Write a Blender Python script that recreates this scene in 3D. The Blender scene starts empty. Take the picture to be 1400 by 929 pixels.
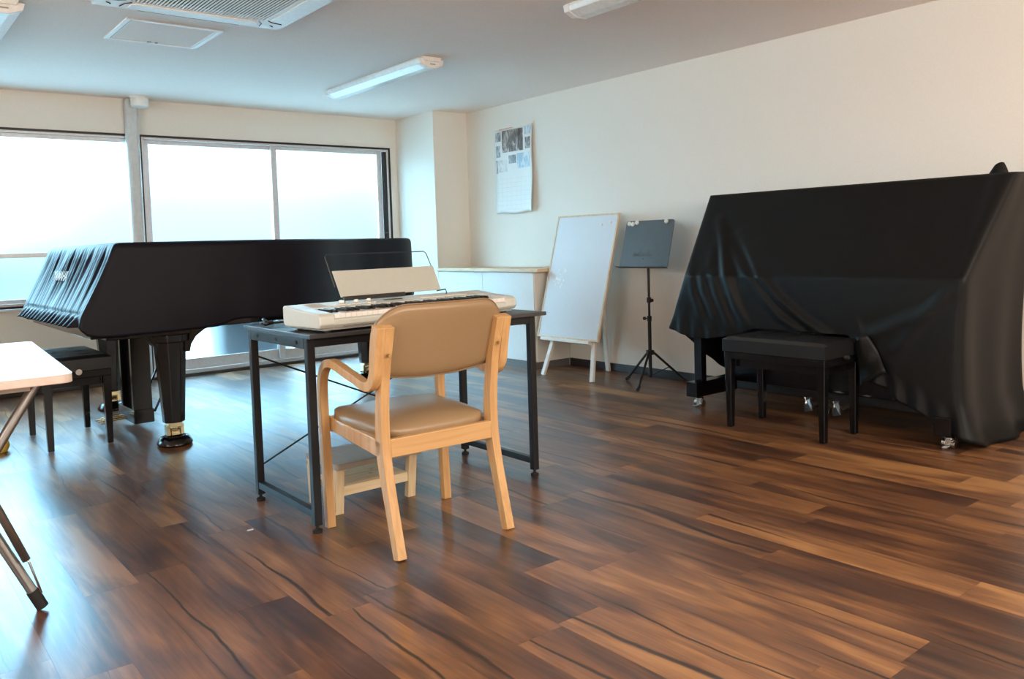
import bpy, math, random
from mathutils import Vector, Matrix

# ------------------------------------------------------------------ camera, world, light, exposure
SC = bpy.context.scene
COL = SC.collection
YAW, PITCH, ROLL = 0.677287, -0.0589312, -0.0306463
CAM_H = 1.03
fw = Vector((math.sin(YAW) * math.cos(PITCH), math.cos(YAW) * math.cos(PITCH), math.sin(PITCH)))
r0 = Vector((math.cos(YAW), -math.sin(YAW), 0))
u0 = r0.cross(fw)
rt = r0 * math.cos(ROLL) + u0 * math.sin(ROLL)
up = -r0 * math.sin(ROLL) + u0 * math.cos(ROLL)
cam_data = bpy.data.cameras.new('camera')
cam = bpy.data.objects.new('camera', cam_data)
COL.objects.link(cam)
cam.matrix_world = Matrix(((rt.x, up.x, -fw.x, 0), (rt.y, up.y, -fw.y, 0), (rt.z, up.z, -fw.z, CAM_H), (0, 0, 0, 1)))
cam_data.sensor_fit = 'HORIZONTAL'
cam_data.sensor_width = 36.0
cam_data.lens = 1133.2 / 1400 * 36
cam_data.shift_y = -(464.5 - 399.2) / 1400
cam_data.clip_start = 0.05
SC.camera = cam

SKY = (0.38, 0.75, 1.0)
SKY_STRENGTH = 21.0
world = bpy.data.worlds.new('sky')
SC.world = world
world.use_nodes = True
bgn = world.node_tree.nodes['Background']
bgn.inputs[0].default_value = (*SKY, 1)
bgn.inputs[1].default_value = SKY_STRENGTH


def area_light(name, loc, rot, sx, sy, power, color):
    d = bpy.data.lights.new(name, 'AREA')
    d.shape = 'RECTANGLE'
    d.size, d.size_y = sx, sy
    d.energy = power
    d.color = color
    o = bpy.data.objects.new(name, d)
    o.location = loc
    o.rotation_euler = rot
    COL.objects.link(o)
    return o


# added warm fill panel for the light from behind the photographer
area_light('rear_fill_panel', (1.9, -1.6, 1.80), (math.radians(60), 0, 0), 4.4, 0.9, 150, (1.0, 0.90, 0.78))
# added warm fill panel at the left wall, out of frame, no window known there
area_light('side_fill_panel', (-2.50, 1.6, 1.35), (0, math.radians(-90), 0), 1.3, 3.4, 85, (1.0, 0.93, 0.84))
SC.view_settings.view_transform = 'Standard'
SC.view_settings.look = 'None'
SC.view_settings.gamma = 1
SC.view_settings.exposure = 0.08
SC.view_settings.use_curve_mapping = False
SC.cycles.max_bounces = 12
SC.cycles.diffuse_bounces = 5
SC.cycles.sample_clamp_indirect = 12
SC.cycles.caustics_reflective = False

RW = 4.67     # right wall
YW = 7.08     # window wall
CZ = 2.265    # ceiling
LX = -2.6     # left wall
BY = -2.5     # back wall
random.seed(7)
pi = math.pi


# ------------------------------------------------------------------ materials
def mat(name, color, rough=0.6, metal=0.0, spec=0.5, var=0.06, scale=40.0, bump=0.0, sheen=0.0, coat=0.0, stretch=(1, 1, 1)):
    m = bpy.data.materials.new(name)
    m.use_nodes = True
    nt = m.node_tree
    b = nt.nodes['Principled BSDF']
    tc = nt.nodes.new('ShaderNodeTexCoord')
    mp = nt.nodes.new('ShaderNodeMapping')
    mp.inputs['Scale'].default_value = stretch
    nz = nt.nodes.new('ShaderNodeTexNoise')
    nz.inputs['Scale'].default_value = scale
    nz.inputs['Detail'].default_value = 4
    nt.links.new(tc.outputs['Object'], mp.inputs[0])
    nt.links.new(mp.outputs[0], nz.inputs[0])
    rmp = nt.nodes.new('ShaderNodeValToRGB')
    c = color
    rmp.color_ramp.elements[0].position = 0.3
    rmp.color_ramp.elements[1].position = 0.7
    rmp.color_ramp.elements[0].color = (c[0] * (1 - var), c[1] * (1 - var), c[2] * (1 - var), 1)
    rmp.color_ramp.elements[1].color = (min(1, c[0] * (1 + var)), min(1, c[1] * (1 + var)), min(1, c[2] * (1 + var)), 1)
    nt.links.new(nz.outputs[0], rmp.inputs[0])
    nt.links.new(rmp.outputs[0], b.inputs['Base Color'])
    b.inputs['Roughness'].default_value = rough
    b.inputs['Metallic'].default_value = metal
    b.inputs['Specular IOR Level'].default_value = spec
    if sheen:
        b.inputs['Sheen Weight'].default_value = sheen
        b.inputs['Sheen Roughness'].default_value = 0.4
    if coat:
        b.inputs['Coat Weight'].default_value = coat
        b.inputs['Coat Roughness'].default_value = 0.08
    if bump:
        bp = nt.nodes.new('ShaderNodeBump')
        bp.inputs['Strength'].default_value = bump
        bp.inputs['Distance'].default_value = 0.002
        nt.links.new(nz.outputs[0], bp.inputs['Height'])
        nt.links.new(bp.outputs[0], b.inputs['Normal'])
    return m


def wood(name, dark, light, rough=0.45, axis='z', scale=1.0, knots=False):
    m = bpy.data.materials.new(name)
    m.use_nodes = True
    nt = m.node_tree
    b = nt.nodes['Principled BSDF']
    tc = nt.nodes.new('ShaderNodeTexCoord')
    mp = nt.nodes.new('ShaderNodeMapping')
    s = {'x': (2, 45, 45), 'y': (45, 2, 45), 'z': (45, 45, 2)}[axis]
    mp.inputs['Scale'].default_value = [k * scale for k in s]
    nz = nt.nodes.new('ShaderNodeTexNoise')
    nz.inputs['Scale'].default_value = 1
    nz.inputs['Detail'].default_value = 5
    nz.inputs['Distortion'].default_value = 0.6
    nt.links.new(tc.outputs['Object'], mp.inputs[0])
    nt.links.new(mp.outputs[0], nz.inputs[0])
    rmp = nt.nodes.new('ShaderNodeValToRGB')
    rmp.color_ramp.elements[0].position = 0.3
    rmp.color_ramp.elements[1].position = 0.62
    rmp.color_ramp.elements[0].color = (*dark, 1)
    rmp.color_ramp.elements[1].color = (*light, 1)
    nt.links.new(nz.outputs[0], rmp.inputs[0])
    out = rmp.outputs[0]
    if knots:
        vo = nt.nodes.new('ShaderNodeTexVoronoi')
        vo.inputs['Scale'].default_value = 11
        kr = nt.nodes.new('ShaderNodeValToRGB')
        kr.color_ramp.elements[0].position = 0.05
        kr.color_ramp.elements[0].color = (0.45, 0.25, 0.12, 1)
        kr.color_ramp.elements[1].position = 0.16
        kr.color_ramp.elements[1].color = (1, 1, 1, 1)
        mx = nt.nodes.new('ShaderNodeMix')
        mx.data_type = 'RGBA'
        mx.blend_type = 'MULTIPLY'
        mx.inputs[0].default_value = 1
        nt.links.new(tc.outputs['Object'], vo.inputs[0])
        nt.links.new(vo.outputs[0], kr.inputs[0])
        nt.links.new(out, mx.inputs[6])
        nt.links.new(kr.outputs[0], mx.inputs[7])
        out = mx.outputs[2]
    nt.links.new(out, b.inputs['Base Color'])
    b.inputs['Roughness'].default_value = rough
    return m


def floor_material():
    m = bpy.data.materials.new('vinyl_wood_plank')
    m.use_nodes = True
    nt = m.node_tree
    N, L = nt.nodes.new, nt.links.new
    b = nt.nodes['Principled BSDF']

    def math_(op, a, c=None, d=None):
        n = N('ShaderNodeMath')
        n.operation = op
        for i, v in enumerate((a, c, d)):
            if v is None:
                continue
            if isinstance(v, (int, float)):
                n.inputs[i].default_value = v
            else:
                L(v, n.inputs[i])
        return n.outputs[0]

    tc = N('ShaderNodeTexCoord')
    oi = N('ShaderNodeObjectInfo')
    sep = N('ShaderNodeSeparateXYZ')
    L(tc.outputs['Object'], sep.inputs[0])
    rnd = oi.outputs['Random']
    off = math_('MULTIPLY', rnd, 37.0)
    X, Y = sep.outputs[0], sep.outputs[1]

    def noise(sx, sy, det=4, dist=0.0, w=0.0):
        cmb = N('ShaderNodeCombineXYZ')
        L(math_('MULTIPLY', X, sx), cmb.inputs[0])
        L(math_('MULTIPLY', Y, sy), cmb.inputs[1])
        L(math_('ADD', off, w), cmb.inputs[2])
        n = N('ShaderNodeTexNoise')
        n.inputs['Scale'].default_value = 1
        n.inputs['Detail'].default_value = det
        n.inputs['Distortion'].default_value = dist
        L(cmb.outputs[0], n.inputs[0])
        return n.outputs[0]

    broad = noise(9, 1.6, 3, 0.8)
    grain = noise(70, 3.0, 5, 0.4, 3)
    fine = noise(260, 9.0, 3, 0.0, 5)
    # tone = broad + plank shift + grain
    r2 = math_('FRACT', math_('MULTIPLY', rnd, 7.31))
    tone = math_('ADD', math_('MULTIPLY', broad, 1.0), math_('MULTIPLY', grain, 0.34))
    tone = math_('ADD', tone, math_('MULTIPLY', fine, 0.12))
    tone = math_('ADD', tone, math_('MULTIPLY', math_('SUBTRACT', r2, 0.5), 0.30))
    ramp = N('ShaderNodeValToRGB')
    e = ramp.color_ramp.elements
    e[0].position, e[0].color = 0.42, (0.046, 0.021, 0.013, 1)
    e[1].position, e[1].color = 1.0, (0.40, 0.20, 0.075, 1)
    for p, c in ((0.58, (0.088, 0.039, 0.021, 1)), (0.74, (0.178, 0.079, 0.034, 1)), (0.88, (0.285, 0.132, 0.050, 1))):
        k = e.new(p)
        k.color = c
    L(tone, ramp.inputs[0])
    # dark veins running along the plank
    wob = noise(0.0, 1.3, 1, 0.0, 11)
    wob2 = noise(0.0, 9.0, 2, 0.0, 17)
    side = math_('ADD', 0.035, math_('MULTIPLY', math_('FRACT', math_('MULTIPLY', rnd, 91.7)), 0.085))
    centre = math_('ADD', math_('MULTIPLY', math_('SUBTRACT', wob, 0.5), 0.16), side)
    centre = math_('ADD', centre, math_('MULTIPLY', math_('SUBTRACT', wob2, 0.5), 0.016))
    dist = math_('ABSOLUTE', math_('SUBTRACT', X, centre))
    wid = math_('MULTIPLY', math_('SUBTRACT', noise(0, 1.1, 0, 0, 23), 0.47), 0.045)
    vein = math_('SUBTRACT', 1.0, math_('DIVIDE', dist, math_('MAXIMUM', wid, 0.00001)))
    vein = math_('MINIMUM', math_('MAXIMUM', math_('MULTIPLY', vein, 1.6), 0.0), 1.0)
    mx = N('ShaderNodeMix')
    mx.data_type = 'RGBA'
    L(math_('MULTIPLY', vein, 0.9), mx.inputs[0])
    L(ramp.outputs[0], mx.inputs[6])
    mx.inputs[7].default_value = (0.022, 0.012, 0.008, 1)
    L(mx.outputs[2], b.inputs['Base Color'])
    L(math_("ADD", 0.285, math_("MULTIPLY", r2, 0.05)), b.inputs['Roughness'])
    b.inputs['Specular IOR Level'].default_value = 1.0
    b.inputs['Specular Tint'].default_value = (0.46, 0.80, 1.0, 1)  # blue of the window light put into the floor's reflection tint
    bp = N('ShaderNodeBump')
    bp.inputs['Strength'].default_value = 0.16
    bp.inputs['Distance'].default_value = 0.0016
    L(noise(55, 16, 3, 0.3, 41), bp.inputs['Height'])
    L(bp.outputs[0], b.inputs['Normal'])
    return m


def glass_material():
    m = bpy.data.materials.new('frosted_glass')
    m.use_nodes = True
    nt = m.node_tree
    b = nt.nodes['Principled BSDF']
    b.inputs['Base Color'].default_value = (0.97, 0.985, 0.98, 1)
    b.inputs['Transmission Weight'].default_value = 1
    b.inputs['IOR'].default_value = 1.3
    nz = nt.nodes.new('ShaderNodeTexNoise')
    nz.inputs['Scale'].default_value = 90
    tc = nt.nodes.new('ShaderNodeTexCoord')
    nt.links.new(tc.outputs['Object'], nz.inputs[0])
    mr = nt.nodes.new('ShaderNodeMapRange')
    mr.inputs[3].default_value = 0.36
    mr.inputs[4].default_value = 0.42
    nt.links.new(nz.outputs[0], mr.inputs[0])
    nt.links.new(mr.outputs[0], b.inputs['Roughness'])
    return m


M = dict(
    wall=mat('wallpaper_cream', (0.815, 0.775, 0.705), 0.85, var=0.025, scale=180, bump=0.25),
    ceil=mat('ceiling_paper_grey', (0.92, 0.83, 0.78), 0.9, var=0.05, scale=160, bump=0.5),
    base=mat('dark_vinyl_baseboard', (0.028, 0.025, 0.024), 0.45),
    base_grey=mat('grey_vinyl_baseboard', (0.16, 0.16, 0.155), 0.5),
    frame_dark=mat('dark_bronze_frame', (0.022, 0.020, 0.020), 0.4, 0.3),
    alu=mat('aluminium_sash', (0.66, 0.66, 0.67), 0.4, 0.2),
    pipe=mat('grey_painted_pipe', (0.58, 0.60, 0.60), 0.45),
    white_plastic=mat('white_plastic', (0.80, 0.79, 0.76), 0.4),
    diffuser=mat('lamp_diffuser', (0.82, 0.86, 0.86), 0.25),
    dark_gap=mat('dark_gap', (0.012, 0.012, 0.012), 0.7),
    subfloor=mat('floor_glue_bed', (0.02, 0.013, 0.01), 0.7),
    floor=floor_material(),
    glass=glass_material(),
    desk=mat('black_desk_board', (0.018, 0.019, 0.023), 0.42, spec=0.9, var=0.1),
    desk_metal=mat('black_powder_steel', (0.009, 0.010, 0.012), 0.42, 0.0, spec=0.35),
    rubber=mat('black_rubber', (0.012, 0.012, 0.012), 0.7),
    kb=mat('warm_white_keyboard', (0.60, 0.63, 0.585), 0.32, var=0.02),
    kb_white=mat('white_key', (0.82, 0.80, 0.76), 0.22, var=0.02),
    kb_black=mat('black_key', (0.012, 0.012, 0.012), 0.3),
    kb_grey=mat('keyboard_grey', (0.30, 0.29, 0.27), 0.4),
    rest=mat('music_rest_board', (0.47, 0.485, 0.435), 0.45, var=0.02),
    wire=mat('steel_wire_dark', (0.06, 0.06, 0.06), 0.3, 0.9),
    chrome=mat('chrome', (0.75, 0.75, 0.74), 0.18, 1.0),
    brass=mat('polished_brass', (0.72, 0.60, 0.36), 0.2, 1.0),
    steel=mat('brushed_steel_tube', (0.42, 0.42, 0.41), 0.28, 0.9),
    beech=wood('beech_wood', (0.53, 0.30, 0.125), (0.65, 0.40, 0.18), 0.38, 'z'),
    beech_x=wood('beech_wood_rail', (0.53, 0.30, 0.125), (0.65, 0.40, 0.18), 0.38, 'x'),
    pine=wood('pine_wood', (0.66, 0.50, 0.29), (0.80, 0.66, 0.44), 0.5, 'z', knots=True),
    pine_x=wood('pine_wood_rail', (0.66, 0.50, 0.29), (0.80, 0.66, 0.44), 0.5, 'x', knots=True),
    stool_top=mat('grey_stool_top', (0.40, 0.38, 0.33), 0.42),
    leather=mat('tan_vinyl', (0.315, 0.215, 0.118), 0.34, var=0.05, scale=320, bump=0.12),
    screw=mat('brass_screw', (0.50, 0.38, 0.20), 0.3, 0.9),
    cloth=mat('black_cover_cloth', (0.005, 0.006, 0.0065), 0.46, var=0.25, scale=300, bump=0.1, spec=0.20),
    cloth_grand=mat('black_satin_cover', (0.006, 0.006, 0.011), 0.50, var=0.2, scale=300, bump=0.08, spec=0.15),
    lacquer=mat('black_piano_lacquer', (0.004, 0.004, 0.005), 0.18, var=0.1, spec=0.4),
    bench_pad=mat('black_bench_vinyl', (0.011, 0.012, 0.014), 0.36, spec=0.4, var=0.15, scale=250, bump=0.15),
    emblem=mat('white_embroidery', (0.75, 0.75, 0.72), 0.6),
    cabinet=mat('white_cabinet', (0.78, 0.79, 0.78), 0.4, var=0.015),
    counter_wood=wood('light_wood_counter', (0.62, 0.42, 0.25), (0.76, 0.56, 0.36), 0.4, 'y'),
    board_wood=wood('board_edge_wood', (0.62, 0.45, 0.28), (0.74, 0.58, 0.40), 0.45, 'z'),
    whiteboard=mat('whiteboard_face', (0.68, 0.72, 0.76), 0.42, var=0.01),
    easel_white=mat('bright_white_metal', (0.90, 0.90, 0.88), 0.4, var=0.01),
    easel=mat('white_painted_easel', (0.76, 0.75, 0.70), 0.45, var=0.03),
    sheet=mat('clear_film_scraps', (0.88, 0.90, 0.90), 0.2),
    stand_plate=mat('black_stand_plate', (0.075, 0.078, 0.080), 0.5, 0.0),
    stand=mat('black_stand_tube', (0.012, 0.012, 0.013), 0.3, 0.3),
    magnet=mat('white_magnet', (0.80, 0.79, 0.74), 0.3),
    paper=mat('calendar_paper', (0.78, 0.80, 0.78), 0.5, var=0.015),
    table_white=mat('white_laminate', (0.84, 0.84, 0.83), 0.22, var=0.01),
    table_edge=mat('pale_pink_edge', (0.72, 0.60, 0.54), 0.4),
    yellow=mat('yellow_felt', (0.72, 0.52, 0.10), 0.8, bump=0.3),
    pedal=mat('silver_pedal', (0.55, 0.56, 0.56), 0.22, 0.95, bump=0.3, scale=60),
    foil=mat('grey_print', (0.30, 0.30, 0.32), 0.6),
)


# ------------------------------------------------------------------ mesh builder
def catmull(pts, n=8, closed=False):
    P = [Vector(p) for p in pts]
    out = []
    m = len(P)
    rng = range(m if closed else m - 1)
    for i in rng:
        if closed:
            a, b, c, d = P[(i - 1) % m], P[i], P[(i + 1) % m], P[(i + 2) % m]
        else:
            a, b, c, d = P[max(i - 1, 0)], P[i], P[i + 1], P[min(i + 2, m - 1)]
        for k in range(n):
            t = k / n
            out.append(0.5 * ((2 * b) + (c - a) * t + (2 * a - 5 * b + 4 * c - d) * t * t + (3 * b - a - 3 * c + d) * t ** 3))
    if not closed:
        out.append(P[-1])
    return out


class MB:
    def __init__(s):
        s.v = []
        s.f = []

    def add(s, vs, fs):
        k = len(s.v)
        s.v += [tuple(p) for p in vs]
        s.f += [tuple(i + k for i in f) for f in fs]
        return s

    def box(s, x0, x1, y0, y1, z0, z1):
        v = [(x0, y0, z0), (x1, y0, z0), (x1, y1, z0), (x0, y1, z0), (x0, y0, z1), (x1, y0, z1), (x1, y1, z1), (x0, y1, z1)]
        return s.add(v, [(0, 3, 2, 1), (4, 5, 6, 7), (0, 1, 5, 4), (1, 2, 6, 5), (2, 3, 7, 6), (3, 0, 4, 7)])

    def hexa(s, bottom, top):
        return s.add(list(bottom) + list(top), [(0, 3, 2, 1), (4, 5, 6, 7), (0, 1, 5, 4), (1, 2, 6, 5), (2, 3, 7, 6), (3, 0, 4, 7)])

    def prism(s, poly, axis, a, b):
        def P(p, t):
            return {'x': (t, p[0], p[1]), 'y': (p[0], t, p[1]), 'z': (p[0], p[1], t)}[axis]
        n = len(poly)
        v = [P(p, a) for p in poly] + [P(p, b) for p in poly]
        f = [tuple(range(n - 1, -1, -1)), tuple(range(n, 2 * n))]
        f += [(i, (i + 1) % n, n + (i + 1) % n, n + i) for i in range(n)]
        return s.add(v, f)

    def cyl(s, p0, p1, r0, r1=None, n=14, twist=0.0):
        r1 = r0 if r1 is None else r1
        p0, p1 = Vector(p0), Vector(p1)
        d = (p1 - p0).normalized()
        a = d.orthogonal().normalized() if abs(d.z) < 0.99 else Vector((1, 0, 0))
        b = d.cross(a)
        v = []
        for p, r in ((p0, r0), (p1, r1)):
            for i in range(n):
                t = 2 * pi * i / n + twist
                v.append(p + a * math.cos(t) * r + b * math.sin(t) * r)
        f = [tuple(range(n - 1, -1, -1)), tuple(range(n, 2 * n))]
        f += [(i, (i + 1) % n, n + (i + 1) % n, n + i) for i in range(n)]
        return s.add(v, f)

    def tube(s, pts, r, n=8):
        P = [Vector(p) for p in pts]
        v = []
        prev = None
        for i, p in enumerate(P):
            d = (P[min(i + 1, len(P) - 1)] - P[max(i - 1, 0)]).normalized()
            if prev is None:
                a = d.orthogonal().normalized()
            else:
                a = (prev - d * prev.dot(d)).normalized()
            prev = a
            b = d.cross(a)
            v += [p + a * math.cos(2 * pi * k / n) * r + b * math.sin(2 * pi * k / n) * r for k in range(n)]
        f = [tuple(range(n - 1, -1, -1)), tuple((len(P) - 1) * n + k for k in range(n))]
        for i in range(len(P) - 1):
            f += [(i * n + k, i * n + (k + 1) % n, (i + 1) * n + (k + 1) % n, (i + 1) * n + k) for k in range(n)]
        return s.add(v, f)

    def band(s, pts, x0, x1, th):
        """a laminated strip: path in (y, z), from x0 to x1 wide, th thick (th may be a list)"""
        P = [Vector((0, p[0], p[1])) for p in pts]
        v = []
        for i, p in enumerate(P):
            d = (P[min(i + 1, len(P) - 1)] - P[max(i - 1, 0)]).normalized()
            nn = Vector((0, -d.z, d.y))
            t = (th[i] if isinstance(th, (list, tuple)) else th) / 2
            for x, q in ((x0, -t), (x1, -t), (x1, t), (x0, t)):
                v.append((x, p.y + nn.y * q, p.z + nn.z * q))
        f = [(0, 1, 2, 3), tuple((len(P) - 1) * 4 + k for k in (3, 2, 1, 0))]
        for i in range(len(P) - 1):
            f += [(i * 4 + (k + 1) % 4, i * 4 + k, (i + 1) * 4 + k, (i + 1) * 4 + (k + 1) % 4) for k in range(4)]
        return s.add(v, f)

    def lathe(s, prof, c, n=20):
        v = []
        for r, z in prof:
            v += [(c[0] + r * math.cos(2 * pi * k / n), c[1] + r * math.sin(2 * pi * k / n), c[2] + z) for k in range(n)]
        f = [tuple(range(n - 1, -1, -1)), tuple((len(prof) - 1) * n + k for k in range(n))]
        for i in range(len(prof) - 1):
            f += [(i * n + k, i * n + (k + 1) % n, (i + 1) * n + (k + 1) % n, (i + 1) * n + k) for k in range(n)]
        return s.add(v, f)

    def grid(s, rows, closed=False):
        n = len(rows[0])
        v = [p for r in rows for p in r]
        f = []
        for i in range(len(rows) - 1):
            for k in range(n if closed else n - 1):
                f.append((i * n + k, i * n + (k + 1) % n, (i + 1) * n + (k + 1) % n, (i + 1) * n + k))
        return s.add(v, f)

    def build(s, name, m, parent=None, bevel=0.0, smooth=False, base=None, seg=2, solid=0.0, label=None, auto=None):
        org = Vector((0, 0, 0))
        if parent is not None:
            org = Vector(parent.get('_org', (0, 0, 0)))
        elif base is not None:
            org = Vector(base)
        me = bpy.data.meshes.new(name)
        me.from_pydata([(p[0] - org.x, p[1] - org.y, p[2] - org.z) for p in s.v], [], s.f)
        me.materials.append(m)
        me.update()
        o = bpy.data.objects.new(name, me)
        if parent is None:
            o.location = org
        else:
            o.parent = parent
        if base is not None or parent is not None:
            o['_org'] = tuple(org)
        COL.objects.link(o)
        if solid:
            md = o.modifiers.new('thickness', 'SOLIDIFY')
            md.thickness = solid
            md.offset = -1
        if bevel:
            md = o.modifiers.new('bevel', 'BEVEL')
            md.width = bevel
            md.segments = seg
            md.limit_method = 'ANGLE'
            md.angle_limit = math.radians(40)
        if smooth:
            for p in me.polygons:
                p.use_smooth = True
            if auto:
                try:
                    me.set_sharp_from_angle(angle=math.radians(auto))
                except Exception:
                    pass
        if label:
            o['label'] = label
        return o


def thing(name, label, cat, loc=(0, 0, 0), rotz=0.0, group=None, local=False):
    o = bpy.data.objects.new(name, None)
    COL.objects.link(o)
    o.location = loc
    o.rotation_euler = (0, 0, rotz)
    o.empty_display_size = 0.1
    o['label'] = label
    o['category'] = cat
    if group:
        o['group'] = group
    o['_org'] = (0, 0, 0) if local else tuple(loc)
    return o


def tag(o, label, cat, group=None):
    o['label'] = label
    o['category'] = cat
    if group:
        o['group'] = group
    return o


def struct(name, mb, m, parent=None, **k):
    o = mb.build(name, m, parent, **k)
    if parent is None:
        o['kind'] = 'structure'
    return o


def copy_tree(o, parent=None):
    c = o.copy()
    COL.objects.link(c)
    c.parent = parent
    for ch in list(o.children):
        copy_tree(ch, c)
    return c


def proj_px(p):
    w = Vector(p) - Vector((0, 0, CAM_H))
    d = w.dot(fw)
    if d < 0.05:
        return None
    return 700 + 1133.2 * w.dot(rt) / d, 399.2 - 1133.2 * w.dot(up) / d


# ------------------------------------------------------------------ floor with planks
fl = struct('floor', MB().box(LX, RW, BY, YW + 0.1, -0.05, -0.004), M['subfloor'], base=(0, 0, 0))
PW, PL = 0.1555, 0.92
GAP = 0.0004


def plank_mesh(w, l):
    mb = MB().box(0, w, 0, l, -0.004, 0)
    me = bpy.data.meshes.new('plank')
    me.from_pydata(mb.v, [], mb.f)
    me.materials.append(M['floor'])
    return me


plank_cache = {}
fixed = {6: 1.638, 8: 1.837, 9: 0.935, 10: 1.5, 12: 1.0, 16: 1.307, 2: 2.315, 4: 2.16, 5: 0.70, 7: 1.05, 11: 0.62, 13: 1.62, 14: 0.75}
cands = []
i0 = int(math.floor((LX - 0.508) / PW))
i1 = int(math.ceil((RW - 0.508) / PW))
for i in range(i0, i1):
    x0 = max(0.508 + i * PW, LX)
    x1 = min(0.508 + (i + 1) * PW, RW)
    if x1 - x0 < 0.01:
        continue
    end = fixed.get(i, random.uniform(0, PL))
    y = end - PL * math.ceil((end - BY) / PL)
    while y < YW:
        a, b = max(y, BY), min(y + PL, YW)
        if b - a > 0.02:
            # visible size in the picture
            pts = []
            for px in (x0, (x0 + x1) / 2, x1):
                for k in range(5):
                    q = proj_px((px, a + (b - a) * k / 4, 0))
                    if q and -60 < q[0] < 1460 and 380 < q[1] < 960:
                        pts.append(q)
            area = len(pts) / max(0.3, math.hypot((x0 + x1) / 2, (a + b) / 2)) ** 2
            cands.append((area, x0, x1, a, b))
        y += PL
cands.sort(key=lambda c: -c[0])
rest_mb = MB()
for k, (ar, x0, x1, a, b) in enumerate(cands):
    w, l = x1 - x0 - GAP, b - a - GAP
    if ar > 0 and k < 300:
        key = (round(w, 4), round(l, 4))
        if key not in plank_cache:
            plank_cache[key] = plank_mesh(w, l)
        o = bpy.data.objects.new('plank', plank_cache[key])
        o.location = (x0, a, 0)
        o.parent = fl
        COL.objects.link(o)
    else:
        rest_mb.box(x0, x0 + w, a, a + l, -0.004, 0)
ro = rest_mb.build('planks', M['floor'], fl)
ro['kind'] = 'stuff'

# ------------------------------------------------------------------ ceiling and walls
struct('ceiling', MB().box(LX - 0.1, RW + 0.1, BY - 0.1, YW + 0.15, CZ, CZ + 0.1), M['ceil'])
struct('wall_right', MB().box(RW, RW + 0.12, BY - 0.1, YW + 0.15, -0.05, CZ), M['wall'])
struct('wall_left', MB().box(LX - 0.12, LX, BY - 0.1, YW + 0.15, -0.05, CZ), M['wall'])
struct('wall_back', MB().box(LX, RW, BY - 0.12, BY, -0.05, CZ), M['wall'])
# window wall: left opening x -1.9..1.79 z .665..1.985 ; right opening x 1.90..4.205 z .0..1.985
WT = 0.14
wm = MB()
wm.box(LX, RW, YW, YW + WT, 1.988, CZ)
wm.box(LX, -1.9, YW, YW + WT, -0.05, 1.988)
wm.box(-1.9, 1.90, YW, YW + WT, -0.05, 0.655)
wm.box(1.90, 1.905, YW, YW + WT, -0.05, 1.988)
wm.box(4.212, RW, YW, YW + WT, -0.05, 1.988)
struct('wall_window', wm, M['wall'])
# boxed column in the far right corner
CY0 = 6.42
struct('wall_column', MB().box(4.29, RW, CY0, YW, -0.05, CZ), M['wall'])
# baseboards
struct('baseboard_right', MB().box(RW - 0.012, RW, BY, 5.05, 0, 0.062), M['base'], bevel=0.003)
struct('baseboard_window', MB().box(LX, 1.86, YW - 0.012, YW, 0, 0.062), M['base'], bevel=0.003)
struct('baseboard_corner', MB().box(4.205, 4.29, YW - 0.012, YW, 0, 0.062).box(4.278, 4.29, 6.42, YW, 0, 0.062), M['base'])


# ------------------------------------------------------------------ windows
def frame_rect(mb, x0, x1, z0, z1, y0, y1, w, wt=None, wb=None):
    wt = wt or w
    wb = wb or w
    mb.box(x0, x0 + w, y0, y1, z0, z1)
    mb.box(x1 - w, x1, y0, y1, z0, z1)
    mb.box(x0 + w, x1 - w, y0, y1, z1 - wt, z1)
    mb.box(x0 + w, x1 - w, y0, y1, z0, z0 + wb)
    return mb


# right, floor to lintel sliding window
w1 = struct('window_1', frame_rect(MB(), 1.905, 4.212, 0.0, 1.988, YW - 0.012, YW + 0.012, 0.014, 0.016, 0.02), M['frame_dark'], base=(3.05, YW, 0))
fr = MB()
frame_rect(fr, 1.919, 4.198, 0.02, 1.972, YW + 0.0, YW + 0.11, 0.022, 0.018, 0.03)
fr.box(1.925, 4.19, YW + 0.02, YW + 0.03, 0.03, 0.05)
fr.build('window_frame', M['alu'], w1, bevel=0.002)
struct('jamb_strip', MB().box(4.135, 4.176, YW + 0.004, YW + 0.03, 0.05, 1.95), M['frame_dark'], w1)


def sash(parent, x0, x1, z0, z1, y, sw=0.042, bot=0.085, rail=None):
    s = struct('sash', frame_rect(MB(), x0, x1, z0, z1, y, y + 0.028, sw, 0.03, bot), M['alu'], parent, bevel=0.002)
    if rail:
        MB().box(x0 + sw, x1 - sw, y, y + 0.028, rail[0], rail[1]).build('transom_rail', M['alu'], s, bevel=0.002)
    p = struct('pane', MB().box(x0 + sw - 0.004, x1 - sw + 0.004, y + 0.011, y + 0.017, z0 + bot - 0.004, z1 - 0.026), M['glass'], s)
    return s


sash(w1, 1.942, 3.062, 0.05, 1.954, YW + 0.062, sw=0.046)
sash(w1, 3.015, 4.135, 0.05, 1.954, YW + 0.030, sw=0.052)
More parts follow.
